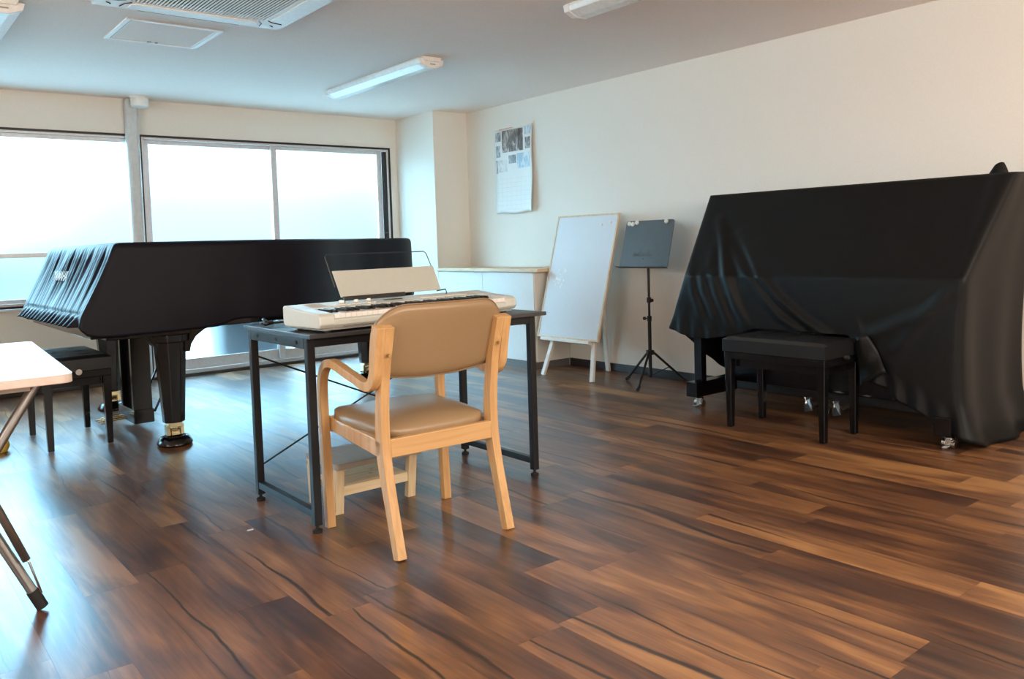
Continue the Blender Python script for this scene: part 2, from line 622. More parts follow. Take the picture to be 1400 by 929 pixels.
# left, window over a low wall with a transom rail
w2 = struct('window_2', frame_rect(MB(), -1.9, 1.90, 0.655, 1.988, YW - 0.012, YW + 0.012, 0.014, 0.016, 0.016), M['frame_dark'], base=(0, YW, 0.655))
frame_rect(MB(), -1.886, 1.886, 0.671, 1.972, YW + 0.0, YW + 0.11, 0.02, 0.018, 0.02).build('window_frame', M['alu'], w2, bevel=0.002)
sash(w2, -1.866, -0.02, 0.691, 1.954, YW + 0.062, bot=0.03, rail=(1.03, 1.065))
sash(w2, -0.06, 1.868, 0.691, 1.954, YW + 0.030, bot=0.03, rail=(1.03, 1.065))
struct('trim_1', MB().box(-1.9, 1.80, YW - 0.03, YW, 0.635, 0.655), M['alu'], bevel=0.003)
struct('trim_2', MB().box(1.93, 4.21, YW - 0.05, YW - 0.012, 0.0, 0.026), M['base'], bevel=0.002)

w3 = struct('side_fill_frame', MB().box(LX, LX + 0.03, -0.14, -0.10, 0.66, 2.04).box(LX, LX + 0.03, 3.30, 3.34, 0.66, 2.04).box(LX, LX + 0.03, -0.10, 3.30, 0.66, 0.70).box(LX, LX + 0.03, -0.10, 3.30, 2.0, 2.04), M['alu'], base=(LX, 1.6, 0.66))  # added frame around the side fill panel, not a known window
# grey downpipe between the windows, with its collar
pt = thing('drain_pipe', 'pale grey painted vertical pipe boxed between the two windows, from ceiling to floor', 'pipe', (1.845, YW - 0.07, 0))
MB().box(1.795, 1.895, YW - 0.085, YW, 0, CZ).build('pipe_casing', M['pipe'], pt, bevel=0.03, seg=5, smooth=True, auto=30)
col = tag(MB().lathe([(0.0, 0.0), (0.055, 0.0), (0.066, 0.008), (0.068, 0.07), (0.074, 0.072), (0.076, 0.085), (0.0, 0.085)], (1.885, 6.93, CZ - 0.085), 24)
          .build('ceiling_sensor', M['white_plastic'], smooth=True, auto=40, base=(1.885, 6.93, CZ - 0.085)),
          'small white round fixture on the ceiling, at the head of the grey pipe', 'sensor')

# ------------------------------------------------------------------ outside (seen only through the frosted panes)
mg = mat('outdoor_paving', (0.42, 0.42, 0.41), 0.8)
mc = mat('cream_render', (0.24, 0.135, 0.09), 0.85)
mb_ = mat('blue_grey_cladding', (0.12, 0.085, 0.082), 0.7)
mr_ = mat('dark_roof', (0.05, 0.055, 0.06), 0.7)
mgr = mat('hedge_leaf', (0.055, 0.085, 0.05), 0.8, var=0.5, scale=6)
struct('ground_outside', MB().box(-25, 30, YW + WT + 0.02, 40, -0.12, -0.06), mg)


def house(name, label, x0, x1, y0, y1, h, m):
    t = thing(name, label, 'building', ((x0 + x1) / 2, (y0 + y1) / 2, -0.06))
    MB().box(x0, x1, y0, y1, -0.06, h).build('wall', m, t)
    MB().prism([(x0 - 0.2, h), (x1 + 0.2, h), (x1 - 0.2, h + 0.5), (x0 + 0.2, h + 0.5)], 'y', y0 - 0.2, y1 + 0.2).build('roof', mr_, t)
    return t


house('neighbour_house', 'blurred cream building outside behind the right frosted pane', 7.3, 16, 11.5, 18, 2.6, mc)
house('neighbour_house', 'blurred blue-grey building outside behind the frosted panes left of the cream one', 2.2, 6.7, 12.5, 18, 2.0, mb_)
ou = thing('outdoor_unit', 'dim grey box outside behind the low part of the middle frosted pane', 'box', (2.95, 7.62, -0.06))
MB().box(2.62, 3.25, 7.42, 7.78, -0.03, 0.60).build('casing', mat('slate_sheet_metal', (0.05, 0.055, 0.065), 0.6), ou, bevel=0.01)
for q in (2.68, 3.12):
    MB().box(q, q + 0.06, 7.45, 7.75, -0.06, -0.03).build('foot', M['rubber'], ou)
hg = MB()
for k in range(60):
    cx, cy, cz = random.uniform(-3.5, 1.8), random.uniform(11.2, 12.2), random.uniform(0.1, 1.25)
    r = random.uniform(0.25, 0.45)
    hg.lathe([(0.02, -r), (r * 0.7, -r * 0.7), (r, 0), (r * 0.7, r * 0.7), (0.02, r)], (cx, cy, cz), 7)
tag(hg.build('garden_hedge', mgr, base=(-0.8, 11.7, 0)), 'blurred green hedge outside behind the left frosted window', 'hedge')
# ------------------------------------------------------------------ ceiling fixtures
def ceiling_lamp(label, x, y0, y1):
    t = thing('ceiling_light', label, 'ceiling light', (x, (y0 + y1) / 2, CZ), 0, 'ceiling lights')
    MB().prism([(x - 0.075, CZ), (x + 0.075, CZ), (x + 0.06, CZ - 0.028), (x - 0.06, CZ - 0.028)], 'y', y0, y1).build('base_plate', M['white_plastic'], t, bevel=0.003)
    MB().prism([(x - 0.095, CZ - 0.018), (x + 0.095, CZ - 0.018), (x + 0.085, CZ - 0.045), (x + 0.03, CZ - 0.068), (x - 0.03, CZ - 0.068), (x - 0.085, CZ - 0.045)],
               'y', y0 + 0.05, y1 - 0.05).build('diffuser', M['diffuser'], t, bevel=0.004)
    for a, b in ((y0 + 0.012, y0 + 0.05), (y1 - 0.05, y1 - 0.012)):
        e = MB().prism([(x - 0.098, CZ - 0.012), (x + 0.098, CZ - 0.012), (x + 0.088, CZ - 0.047), (x + 0.03, CZ - 0.07), (x - 0.03, CZ - 0.07), (x - 0.088, CZ - 0.047)],
                       'y', a, b).build('end_cap', M['white_plastic'], t, bevel=0.003)
    MB().box(x - 0.012, x + 0.026, y0 + 0.008, y0 + 0.013, CZ - 0.048, CZ - 0.042).build('latch', M['kb_grey'], t)
    return t


ceiling_lamp('long white ceiling light near the window, above the electronic keyboard', 3.09, 4.60, 5.98)
ceiling_lamp('long white ceiling light cut by the top edge, nearest the right wall', 3.09, 1.95, 3.24)
ceiling_lamp('white ceiling light cut by the left edge, left of the access hatch', 0.66, 4.60, 5.98)

# ceiling hatch
ht = thing('access_hatch', 'square access hatch with white metal rim in the ceiling beside the air conditioner', 'hatch', (1.48, 4.9, CZ))
frame_rect(MB(), 1.225, 1.735, 4.652, 5.145, 0, 1, 0.02)
hm = MB()
for (a, b, c, d) in ((1.225, 1.25, 4.652, 5.145), (1.71, 1.735, 4.652, 5.145), (1.25, 1.71, 4.652, 4.672), (1.25, 1.71, 5.127, 5.145)):
    hm.box(a, b, c, d, CZ - 0.008, CZ)
hm.build('hatch_rim', M['easel_white'], ht, bevel=0.002)
hm = MB()
for (a, b, c, d) in ((1.256, 1.262, 4.678, 5.12), (1.698, 1.704, 4.678, 5.12), (1.262, 1.698, 4.678, 4.682), (1.262, 1.698, 5.116, 5.12)):
    hm.box(a, b, c, d, CZ - 0.007, CZ - 0.001)
hm.build('panel_edge', M['white_plastic'], ht)
MB().box(1.258, 1.702, 4.68, 5.118, CZ - 0.004, CZ - 0.0005).build('hatch_panel', M['ceil'], ht)
MB().cyl((1.46, 5.105, CZ - 0.010), (1.46, 5.105, CZ - 0.003), 0.012, n=12).cyl((1.50, 5.105, CZ - 0.010), (1.50, 5.105, CZ - 0.003), 0.008, n=12).build('latch', M['kb_grey'], ht)
tag(MB().box(1.24, 1.76, 4.492, 4.499, CZ - 0.003, CZ).build('ceiling_slot', M['kb_grey'], base=(1.5, 4.495, CZ)), 'thin dark slot in the ceiling between the access hatch and the air conditioner', 'slot')

# ceiling cassette air conditioner
ax0, ax1, ay0, ay1 = 0.97, 1.925, 3.39, 4.345
az = CZ - 0.045
act = thing('air_conditioner', 'white square ceiling cassette air conditioner with slatted grille', 'air conditioner', ((ax0 + ax1) / 2, (ay0 + ay1) / 2, CZ))


def rrect(x0, x1, y0, y1, r, n=4):
    P = []
    for cx, cy, a0 in ((x1 - r, y1 - r, 0), (x0 + r, y1 - r, 90), (x0 + r, y0 + r, 180), (x1 - r, y0 + r, 270)):
        for k in range(n + 1):
            t = math.radians(a0 + 90 * k / n)
            P.append((cx + r * math.cos(t), cy + r * math.sin(t)))
    return P


# body ring with chamfered rim, square hole for the grille
gi = 0.15
outer_t = rrect(ax0, ax1, ay0, ay1, 0.03)
outer_b = rrect(ax0 + 0.012, ax1 - 0.012, ay0 + 0.012, ay1 - 0.012, 0.028)
inner = rrect(ax0 + gi, ax1 - gi, ay0 + gi, ay1 - gi, 0.02)
rings = [[(p[0], p[1], CZ) for p in outer_t], [(p[0], p[1], CZ - 0.02) for p in outer_t], [(p[0], p[1], az) for p in outer_b],
         [(p[0], p[1], az) for p in inner], [(p[0], p[1], az + 0.02) for p in inner]]
MB().grid([r + [r[0]] for r in rings]).build('panel', M['white_plastic'], act)
MB().box(ax0 + gi, ax1 - gi, ay0 + gi, ay1 - gi, az + 0.018, az + 0.024).build('grille_backing', M['dark_gap'], act)
gm = MB()
nx = 38
for k in range(nx + 1):
    x = ax0 + gi + (ax1 - ax0 - 2 * gi) * k / nx
    gm.box(x - 0.0040, x + 0.0040, ay0 + gi, ay1 - gi, az - 0.001, az + 0.002)
g = gm.build('grille_slats', M['white_plastic'], act)
g['kind'] = 'stuff'
# four louvre flaps with curved dark seams
for s_ in range(4):
    c, sn = round(math.cos(s_ * pi / 2)), round(math.sin(s_ * pi / 2))
    mx_, my_ = (ax0 + ax1) / 2, (ay0 + ay1) / 2
    fm = MB()
    P = [(-0.29, 0.352), (-0.31, 0.37), (-0.315, 0.43), (0.315, 0.43), (0.31, 0.37), (0.29, 0.352)]
    P = [(mx_ + c * p[0] - sn * p[1], my_ + sn * p[0] + c * p[1]) for p in P]
    fm.prism(P, 'z', az - 0.006, az + 0.002)
    fm.build('air_flap', M['white_plastic'], act, bevel=0.002)
    for sx in (-1, 1):
        fm = MB()
        tp = [(mx_ + c * (sx * a) - sn * b, my_ + sn * (sx * a) + c * b, az - 0.0015) for a, b in ((0.31, 0.345), (0.335, 0.375), (0.345, 0.432))]
        fm.tube(tp, 0.0022, 5)
        q = (mx_ + c * (sx * 0.40) - sn * 0.40, my_ + sn * (sx * 0.40) + c * 0.40)
        fm.tube([(q[0] - 0.012, q[1] - 0.008, az - 0.001), (q[0], q[1], az - 0.001), (q[0] + 0.010, q[1] + 0.012, az - 0.001)], 0.003, 6)
        fm.build('seam_clip', M['dark_gap'], act)

# ------------------------------------------------------------------ low counter along the right wall
ct = thing('low_cabinet', 'low white built-in cabinet under a wooden counter in the far right corner', 'cabinet', (4.48, 5.75, 0))
MB().box(4.305, RW - 0.002, 5.06, CY0, 0.062, 0.79).build('body', M['cabinet'], ct, bevel=0.002)
for a, b in ((5.062, 5.74), (5.744, CY0 - 0.002)):
    MB().box(4.292, 4.305, a, b, 0.064, 0.786).build('front_panel', M['cabinet'], ct, bevel=0.0015)
MB().box(4.298, RW - 0.002, 5.066, CY0, 0.0, 0.062).build('plinth', M['base_grey'], ct)
MB().box(4.31, RW - 0.013, 5.050, 5.06, 0.062, 0.79).build('end_panel', M['wall'], ct)
tag(MB().box(4.272, RW - 0.001, 4.985, CY0 - 0.001, 0.79, 0.818).build('counter_top', M['counter_wood'], bevel=0.004, base=(4.47, 5.7, 0.79)),
    'light wooden counter top on the low white cabinet', 'counter')

# ------------------------------------------------------------------ calendar on the right wall
cal = thing('wall_calendar', 'curled paper poster calendar with landscape pictures above white date pages', 'calendar', (RW - 0.004, 5.71, 1.67))


def cal_x(y, z):
    # curled sheet: distance off the wall
    u = (5.975 - y) / 0.54
    v = (2.05 - z) / 0.76
    return RW - 0.006 - 0.012 * (math.sin(u * 3.0 + 0.4) ** 2) - 0.030 * (u ** 6) * (0.3 + v) - 0.010 * math.sin(v * 9) * 0.5 * v - 0.006


def cal_patch(mb, ya, yb, za, zb, off=0.0, n=14, m=18, wave=True):
    rows = []
    for j in range(m + 1):
        z = za + (zb - za) * j / m
        r = []
        for i in range(n + 1):
            y = ya + (yb - ya) * i / n
            zz = z
            r.append((cal_x(y, zz) - off, y, zz))
        rows.append(r)
    return mb.grid(rows)


cm = MB()
rows = []
for j in range(31):
    r = []
    for i in range(19):
        u, v = i / 18, j / 30
        y = 5.975 - 0.535 * u + 0.006 * math.sin(v * 7) - 0.02 * v * (1 - u) * 0.5
        z = 2.050 - 0.012 * math.sin(u * pi) * (1 - v) * 1.6 - 0.757 * v + 0.008 * math.sin(u * 9) * v ** 6
        r.append((cal_x(y, z), y, z))
    rows.append(r)
cm.grid(rows)
cm.build('sheet', M['paper'], cal, smooth=True, solid=0.0012)


def photo_mat(name, c1, c2, c3, scale):
    m = bpy.data.materials.new(name)
    m.use_nodes = True
    nt = m.node_tree
    b = nt.nodes['Principled BSDF']
    tc = nt.nodes.new('ShaderNodeTexCoord')
    mp = nt.nodes.new('ShaderNodeMapping')
    mp.inputs['Scale'].default_value = (1, 2.2, 1)
    nz = nt.nodes.new('ShaderNodeTexNoise')
    nz.inputs['Scale'].default_value = scale
    nz.inputs['Detail'].default_value = 6
    nz.inputs['Roughness'].default_value = 0.7
    nz.inputs['Distortion'].default_value = 1.2
    r = nt.nodes.new('ShaderNodeValToRGB')
    e = r.color_ramp.elements
    e[0].position, e[0].color = 0.38, (*c1, 1)
    e[1].position, e[1].color = 0.62, (*c3, 1)
    k = e.new(0.5)
    k.color = (*c2, 1)
    nt.links.new(tc.outputs['Object'], mp.inputs[0])
    nt.links.new(mp.outputs[0], nz.inputs[0])
    nt.links.new(nz.outputs[0], r.inputs[0])
    nt.links.new(r.outputs[0], b.inputs['Base Color'])
    b.inputs['Roughness'].default_value = 0.4
    return m


pm1 = photo_mat('winter_trees_print', (0.05, 0.035, 0.03), (0.20, 0.15, 0.13), (0.62, 0.58, 0.55), 9)
pm2 = photo_mat('grey_landscape_print', (0.07, 0.07, 0.07), (0.30, 0.30, 0.31), (0.62, 0.64, 0.68), 8)
pm3 = photo_mat('blue_snow_print', (0.22, 0.36, 0.50), (0.46, 0.58, 0.68), (0.72, 0.78, 0.80), 8)
pm4 = photo_mat('pale_snow_print', (0.50, 0.47, 0.45), (0.70, 0.70, 0.70), (0.78, 0.80, 0.80), 14)


def cal_pic(u0, u1, v0, v1, m):
    cal_patch(MB(), 5.975 - 0.535 * u0, 5.975 - 0.535 * u1, 2.05 - 0.757 * v0, 2.05 - 0.757 * v1, 0.0016, 8, 8).build('printed_picture', m, cal, smooth=True)


cal_pic(0.03, 0.19, 0.035, 0.145, pm2)
cal_pic(0.22, 0.76, 0.030, 0.285, pm1)
cal_pic(0.80, 0.975, 0.020, 0.11, pm3)
cal_pic(0.04, 0.17, 0.195, 0.33, pm2)
cal_pic(0.81, 0.95, 0.145, 0.275, pm2)
cal_pic(0.03, 0.08, 0.365, 0.52, pm2)
cal_pic(0.09, 0.35, 0.365, 0.51, pm4)
cal_pic(0.39, 0.58, 0.325, 0.42, pm2)
cal_pic(0.60, 0.94, 0.315, 0.485, pm3)
gm = MB()
for q in range(8):
    v = 0.59 + q * 0.052
    cal_patch(gm, 5.94, 5.47, 2.05 - 0.757 * v, 2.05 - 0.757 * v - 0.0014, 0.0016, 8, 1)
for q in range(8):
    y = 5.93 - q * 0.064
    cal_patch(gm, y, y - 0.0012, 2.05 - 0.757 * 0.59, 2.05 - 0.757 * 0.955, 0.0016, 1, 8)
gm.build('date_lines', mat('pale_grid_ink', (0.55, 0.58, 0.58), 0.6), cal)
cal_patch(MB(), 5.90, 5.70, 2.047, 2.041, 0.0018, 8, 1).build('red_header', mat('red_ink', (0.62, 0.22, 0.18), 0.6), cal)
tag(MB().tube([(RW - 0.003, 3.33 + 0.235, 0.895), (RW - 0.012, 3.545, 0.902), (RW - 0.02, 3.53, 0.905)], 0.002, 6).build('wall_hook', M['wire'], base=(RW, 3.55, 0.9)),
    'tiny dark hook on the wall between the music stand and the covered upright piano', 'hook')

# ------------------------------------------------------------------ whiteboard on an easel
bt = Vector((4.505, 0, 1.225))
bb = Vector((4.245, 0, 0.285))
bdir = (bt - bb).normalized()
bn = Vector((-bdir.z, 0, bdir.x))  # toward the room
by0, by1 = 4.285, 4.958


def slab(mb, s0, s1, y0, y1, d0, d1):
    """box in board space: s along the board, y across, d off the back face towards the room"""
    def Q(s, y, d):
        p = bb + bdir * s + bn * d
        return (p.x, y, p.z)
    return mb.hexa([Q(s0, y0, d0), Q(s0, y0, d1), Q(s0, y1, d1), Q(s0, y1, d0)], [Q(s1, y0, d0), Q(s1, y0, d1), Q(s1, y1, d1), Q(s1, y1, d0)])


BLn = (bt - bb).length
wbt = thing('whiteboard', 'tall whiteboard with thin wooden edge leaning on a white easel', 'whiteboard', (4.25, 4.62, 0.285))
slab(MB(), 0.008, BLn - 0.008, by0 + 0.008, by1 - 0.008, 0.004, 0.014).build('writing_surface', M['whiteboard'], wbt)
f_ = MB()
slab(f_, 0, 0.012, by0, by1, 0, 0.018)
slab(f_, BLn - 0.012, BLn, by0, by1, 0, 0.018)
slab(f_, 0.012, BLn - 0.012, by0, by0 + 0.014, 0, 0.018)
slab(f_, 0.012, BLn - 0.012, by1 - 0.012, by1, 0, 0.018)
f_.build('wood_edge', M['board_wood'], wbt)
# scraps of clear film stuck on the left edge of the board
fs = MB()
rs = random.Random(3)
for k in range(34):
    s_ = 0.46 + rs.gauss(0, 0.035)
    yy = 4.82 + rs.gauss(0, 0.028) if k < 24 else 4.925 + rs.gauss(0, 0.012)
    if k >= 24:
        s_ = 0.52 + rs.gauss(0, 0.04)
    w_ = rs.uniform(0.005, 0.014)
    h_ = rs.uniform(0.006, 0.018)
    slab(fs, s_, s_ + h_, yy, yy + w_, 0.0142, 0.0148)
fo = fs.build('clear_film_scraps', M['sheet'], wbt, label='shiny scraps of clear film')
fo['kind'] = 'stuff'
for yy, ss in ((4.36, 0.905), (4.45, 0.89)):
    p = bb + bdir * ss + bn * 0.014
    q = bb + bdir * ss + bn * 0.022
    o = MB().cyl((p.x, yy, p.z), (q.x, yy, q.z), 0.010, 0.009, 14).build('round_magnet', M['magnet'], smooth=True, auto=40, base=(p.x, yy, p.z))
    tag(o, 'small pale magnet on the whiteboard, %s' % ('nearer its right corner' if yy < 4.4 else 'left of the other one'), 'magnet', 'magnets on the whiteboard')
et = thing('easel', 'white painted wooden easel carrying the tall whiteboard', 'easel', (4.3, 4.6, 0))


def bar(mb, p0, p1, w, t, side=Vector((0, 1, 0))):
    p0, p1 = Vector(p0), Vector(p1)
    d = (p1 - p0).normalized()
    a = (side - d * side.dot(d)).normalized()
    b = d.cross(a)
    def ring(p):
        return [p + a * w / 2 + b * t / 2, p - a * w / 2 + b * t / 2, p - a * w / 2 - b * t / 2, p + a * w / 2 - b * t / 2]
    return mb.hexa(ring(p0), ring(p1))


topx = 4.535
bar(MB(), (4.175, 4.838, 0.0), (4.50, 4.66, 1.12), 0.036, 0.022).build('leg', M['easel'], et, bevel=0.003)
bar(MB(), (4.19, 4.312, 0.0), (4.50, 4.50, 1.12), 0.036, 0.022).build('leg', M['easel'], et, bevel=0.003)
bar(MB(), (4.64, 4.59, 0.0), (4.53, 4.58, 1.10), 0.036, 0.022).build('leg', M['easel'], et, bevel=0.003, label='rear prop leg')
slab(MB(), -0.026, -0.001, by0 + 0.075, by1 - 0.06, -0.012, 0.035).build('ledge', M['easel'], et, bevel=0.003)
MB().box(4.375, 4.395, 4.42, 4.74, 0.60, 0.64).build('cross_bar', M['easel'], et, bevel=0.002)

# ------------------------------------------------------------------ music stand
mst = thing('music_stand', 'black tripod music stand with a solid desk plate in front of the right wall', 'music stand', (4.383, 3.92, 0))
cx, cy = 4.383, 3.92
MB().cyl((cx, cy, 0.055), (cx, cy, 0.47), 0.0125, n=14).build('lower_tube', M['stand'], mst, smooth=True, auto=40)
MB().cyl((cx, cy, 0.46), (cx, cy, 0.90), 0.0088, n=14).build('upper_tube', M['stand'], mst, smooth=True, auto=40)
for z, s_ in ((0.60, -1), (0.47, 1)):
    cl = MB().cyl((cx, cy, z - 0.018), (cx, cy, z + 0.018), 0.016, n=14).build('clamp', M['rubber'], mst, smooth=True, auto=40)
    MB().cyl((cx, cy, z), (cx - 0.01, cy + s_ * 0.032, z), 0.005, n=8).cyl((cx - 0.01, cy + s_ * 0.028, z), (cx - 0.012, cy + s_ * 0.042, z), 0.012, n=10).build('knob', M['rubber'], cl)
MB().cyl((cx, cy, 0.215), (cx, cy, 0.245), 0.028, n=16).build('hub', M['rubber'], mst, smooth=True, auto=40)
for fx, fy in ((4.41, 4.172), (4.135, 3.815), (4.600, 3.772)):
    lg = MB().tube([(cx + (fx - cx) * 0.08, cy + (fy - cy) * 0.08, 0.232), (fx, fy, 0.009)], 0.0085, 10).build('leg', M['stand'], mst, smooth=True, auto=40)
    MB().tube([(cx + (fx - cx) * 0.9, cy + (fy - cy) * 0.9, 0.029), (cx + (fx - cx) * 1.02, cy + (fy - cy) * 1.02, 0.009)], 0.0115, 10).build('rubber_foot', M['rubber'], lg, smooth=True, auto=40)
    MB().tube([(cx, cy, 0.062), (cx + (fx - cx) * 0.52, cy + (fy - cy) * 0.52, 0.122)], 0.004, 8).build('brace', M['stand'], mst)
# desk plate, tilted back
pb = Vector((4.335, 0, 0.825))
ptp = Vector((4.425, 0, 1.158))
pd = (ptp - pb).normalized()
pn = Vector((-pd.z, 0, pd.x))


def PQ(s, y, d):
    p = pb + pd * s + pn * d
    return (p.x, y, p.z)


py0, py1 = 3.705, 4.150
pl = (ptp - pb).length
hh = rrect(0, pl, py0, py1, 0.02, 5)
m_ = MB()
m_.add([PQ(a, b, 0) for a, b in hh] + [PQ(a, b, 0.004) for a, b in hh],
       [tuple(range(len(hh) - 1, -1, -1)), tuple(range(len(hh), 2 * len(hh)))] + [(i, (i + 1) % len(hh), len(hh) + (i + 1) % len(hh), len(hh) + i) for i in range(len(hh))])
pla = m_.build('desk_plate', M['stand_plate'], mst)
m_ = MB()
m_.hexa([PQ(0, py0, 0), PQ(0, py0, 0.05), PQ(0, py1, 0.05), PQ(0, py1, 0)], [PQ(0.003, py0, 0), PQ(0.003, py0, 0.05), PQ(0.003, py1, 0.05), PQ(0.003, py1, 0)])
m_.build('ledge', M['stand_plate'], mst)
# faint embossed script and pin hole on the plate
em = MB()
rs = random.Random(9)
lx = 4.035
for k in range(9):
    h_ = (0.03, 0.022, 0.024, 0.045, 0.022, 0.022, 0.024, 0.04, 0.02)[k]
    y_ = lx - k * 0.019
    em.tube([PQ(0.085, y_, 0.0045), PQ(0.085 + h_, y_ - 0.004, 0.0045), PQ(0.085 + h_ * 0.7, y_ - 0.010, 0.0045), PQ(0.087, y_ - 0.013, 0.0045), PQ(0.085, y_ - 0.018, 0.0045)], 0.0011, 5)
em.build('embossed_mark', M['stand_plate'], pla)
em = MB()
em.cyl(PQ(0.066, 3.935, 0.003), PQ(0.066, 3.935, 0.0052), 0.004, n=8)
em.build('rivet', M['rubber'], pla)
m_ = MB()
m_.tube([PQ(0.12, 3.92, -0.006), (cx, 3.92, 0.90)], 0.012, 10)
m_.box(cx - 0.012, cx + 0.012, 3.90, 3.94, 0.86, 0.93)
m_.build('tilt_joint', M['rubber'], mst)
for k, (yy, dz, wh) in enumerate(((4.118, 0.0, 'leftmost of the three at its left corner'), (4.084, -0.004, 'middle one of the three at its left corner'),
                                  (4.046, 0.006, 'rightmost of the three at its left corner'), (3.775, 0.006, 'alone near its right corner'))):
    p = PQ(pl - 0.020 + dz, yy, 0.004)
    q = PQ(pl - 0.020 + dz, yy, 0.016)
    r_ = PQ(pl - 0.020 + dz, yy, 0.011)
    o = MB().cyl(p, r_, 0.0155, 0.0155, 18).cyl(r_, q, 0.0155, 0.012, 18).build('round_magnet', M['magnet'], smooth=True, auto=40, base=p)
    tag(o, 'white magnet on the music stand plate, ' + wh, 'magnet', 'magnets on the music stand')

# ------------------------------------------------------------------ piano bench (local coords: length along x, depth along y, height z)
def make_bench(label, loc, rotz, chrome):
    t = thing('piano_bench', label, 'bench', loc, rotz, None, local=True)
    W, D, H = 0.60, 0.345, 0.495
    pad = MB()
    # softly domed cushion with button dimples
    nx_, ny_ = 30, 18
    btn = [(-0.18, -0.06), (0.0, -0.06), (0.18, -0.06), (-0.18, 0.06), (0.0, 0.06), (0.18, 0.06)]
    rows = []
    for j in range(ny_ + 1):
        r = []
        for i in range(nx_ + 1):
            x = -W / 2 + W * i / nx_
            y = -D / 2 + D * j / ny_
            ex = min(1, (W / 2 - abs(x)) / 0.03)
            ey = min(1, (D / 2 - abs(y)) / 0.03)
            z = H - 0.016 + 0.016 * math.sqrt(max(0, ex * (2 - ex))) * math.sqrt(max(0, ey * (2 - ey)))
            for bx, by in btn:
                z -= 0.008 * math.exp(-((x - bx) ** 2 + (y - by) ** 2) / 0.0004)
            r.append((x, y, z))
        rows.append(r)
    pad.grid(rows)
    k = len(pad.v)
    pad.box(-W / 2, W / 2, -D / 2, D / 2, H - 0.078, H - 0.016)
    pad.build('cushion', M['bench_pad'], t, smooth=True, auto=50)
    for bx, by in btn:
        bm_ = MB().lathe([(0.0, -0.003), (0.009, -0.001), (0.006, 0.003), (0.0, 0.004)], (bx, by, H - 0.008), 10)
        bm_.build('tuft_button', M['rubber'], t, smooth=True)
    pass
    MB().box(-W / 2 + 0.006, W / 2 - 0.006, -D / 2 + 0.006, D / 2 - 0.006, H - 0.120, H - 0.078).build('apron', M['lacquer'], t, bevel=0.004)
    MB().box(-W / 2 + 0.05, W / 2 - 0.05, -D / 2 + 0.05, D / 2 - 0.05, H - 0.165, H - 0.10).build('lift_box', M['lacquer'], t, bevel=0.003)
    for sx in (-1, 1):
        for sy in (-1, 1):
            x, y = sx * (W / 2 - 0.028), sy * (D / 2 - 0.028)
            a, b = 0.021, 0.015
            q = [(-1, -1), (1, -1), (1, 1), (-1, 1)]
            MB().hexa([(x + u * b, y + v * b, 0.004) for u, v in q], [(x + u * a, y + v * a, H - 0.10) for u, v in q]).build('leg', M['lacquer'], t, bevel=0.003)
    for sx in (-1, 1):
        kb = MB()
        x0 = sx * (W / 2 - 0.006)
        kb.cyl((x0, 0.0, H - 0.08), (x0 + sx * 0.014, 0.0, H - 0.08), 0.006, n=10)
        rk = 0.021 if chrome else 0.012
        kb.cyl((x0 + sx * 0.012, 0.0, H - 0.08), (x0 + sx * 0.034, 0.0, H - 0.08), rk, rk * 0.76, n=16)
        kb.build('adjusting_knob', M['chrome'] if (sx < 0 and chrome) else M['rubber'], t, smooth=True, auto=40, label='chrome adjusting knob' if (sx < 0 and chrome) else None)
    return t


make_bench('black padded piano bench in front of the covered upright piano', (3.825, 2.452, 0), math.radians(90), False)
make_bench('black buttoned piano bench at the covered grand piano, behind the white table', (0.938, 5.18, 0), math.radians(90), True)

# ------------------------------------------------------------------ upright piano
uy0, uy1 = 1.66, 3.25
ut = thing('upright_piano', 'black upright piano on casters, almost hidden by its black cover', 'piano', (4.3, 2.45, 0))
MB().box(4.335, 4.60, uy0, uy1, 0.12, 1.265).build('case', M['lacquer'], ut, bevel=0.006)
MB().box(3.985, 4.335, uy0, uy1, 0.62, 0.775).build('key_bed', M['lacquer'], ut, bevel=0.006)
MB().box(4.315, 4.335, uy0 + 0.06, uy1 - 0.06, 0.14, 0.60).build('lower_panel', M['lacquer'], ut, bevel=0.004)
for y in (3.165, 1.70):
    MB().box(3.995, 4.045, y, y + 0.055, 0.155, 0.62).build('leg', M['lacquer'], ut, bevel=0.004)
    MB().box(3.93, 4.335, y - 0.012, y + 0.067, 0.068, 0.158).build('toe_block', M['lacquer'], ut, bevel=0.005)
    cs = MB()
    yc = y + 0.028
    cs.lathe([(0, 0.062), (0.020, 0.062), (0.026, 0.050), (0.020, 0.044), (0, 0.044)], (4.01, yc, 0), 16)
    cs.cyl((4.01, yc - 0.030, 0.022), (4.01, yc - 0.012, 0.022), 0.021, n=18)
    cs.cyl((4.01, yc + 0.012, 0.022), (4.01, yc + 0.030, 0.022), 0.021, n=18)
    cs.box(3.995, 4.03, yc - 0.012, yc + 0.012, 0.012, 0.050)
    cs.box(3.955, 3.99, yc - 0.012, yc + 0.012, 0.003, 0.014)
    cs.build('caster', M['chrome'], ut, bevel=0.002)
for k, y in enumerate((2.572, 2.470, 2.400)):
    pm = MB()
    P = []
    for i in range(9):
        a = pi * i / 8
        P.append((y + 0.028 * math.cos(a), 0.062 + (0.052 if k != 1 else 0.058) * math.sin(a) ** 0.8))
    P += [(y - 0.020, 0.034), (y + 0.012, 0.028)]
    n_ = len(P)
    pm.add([(4.185 + 0.02 * math.sin(i * 1.7), p[0], p[1]) for i, p in enumerate(P)] + [(4.30, y + (p[0] - y) * 0.4, 0.05 + (p[1] - 0.05) * 0.35) for p in P],
           [tuple(range(n_)), tuple(range(2 * n_ - 1, n_ - 1, -1))] + [((i + 1) % n_, i, n_ + i, n_ + (i + 1) % n_) for i in range(n_)])
    pm.build('pedal', M['pedal'], ut, smooth=False, label='silver pedal wrapped in crumpled film')


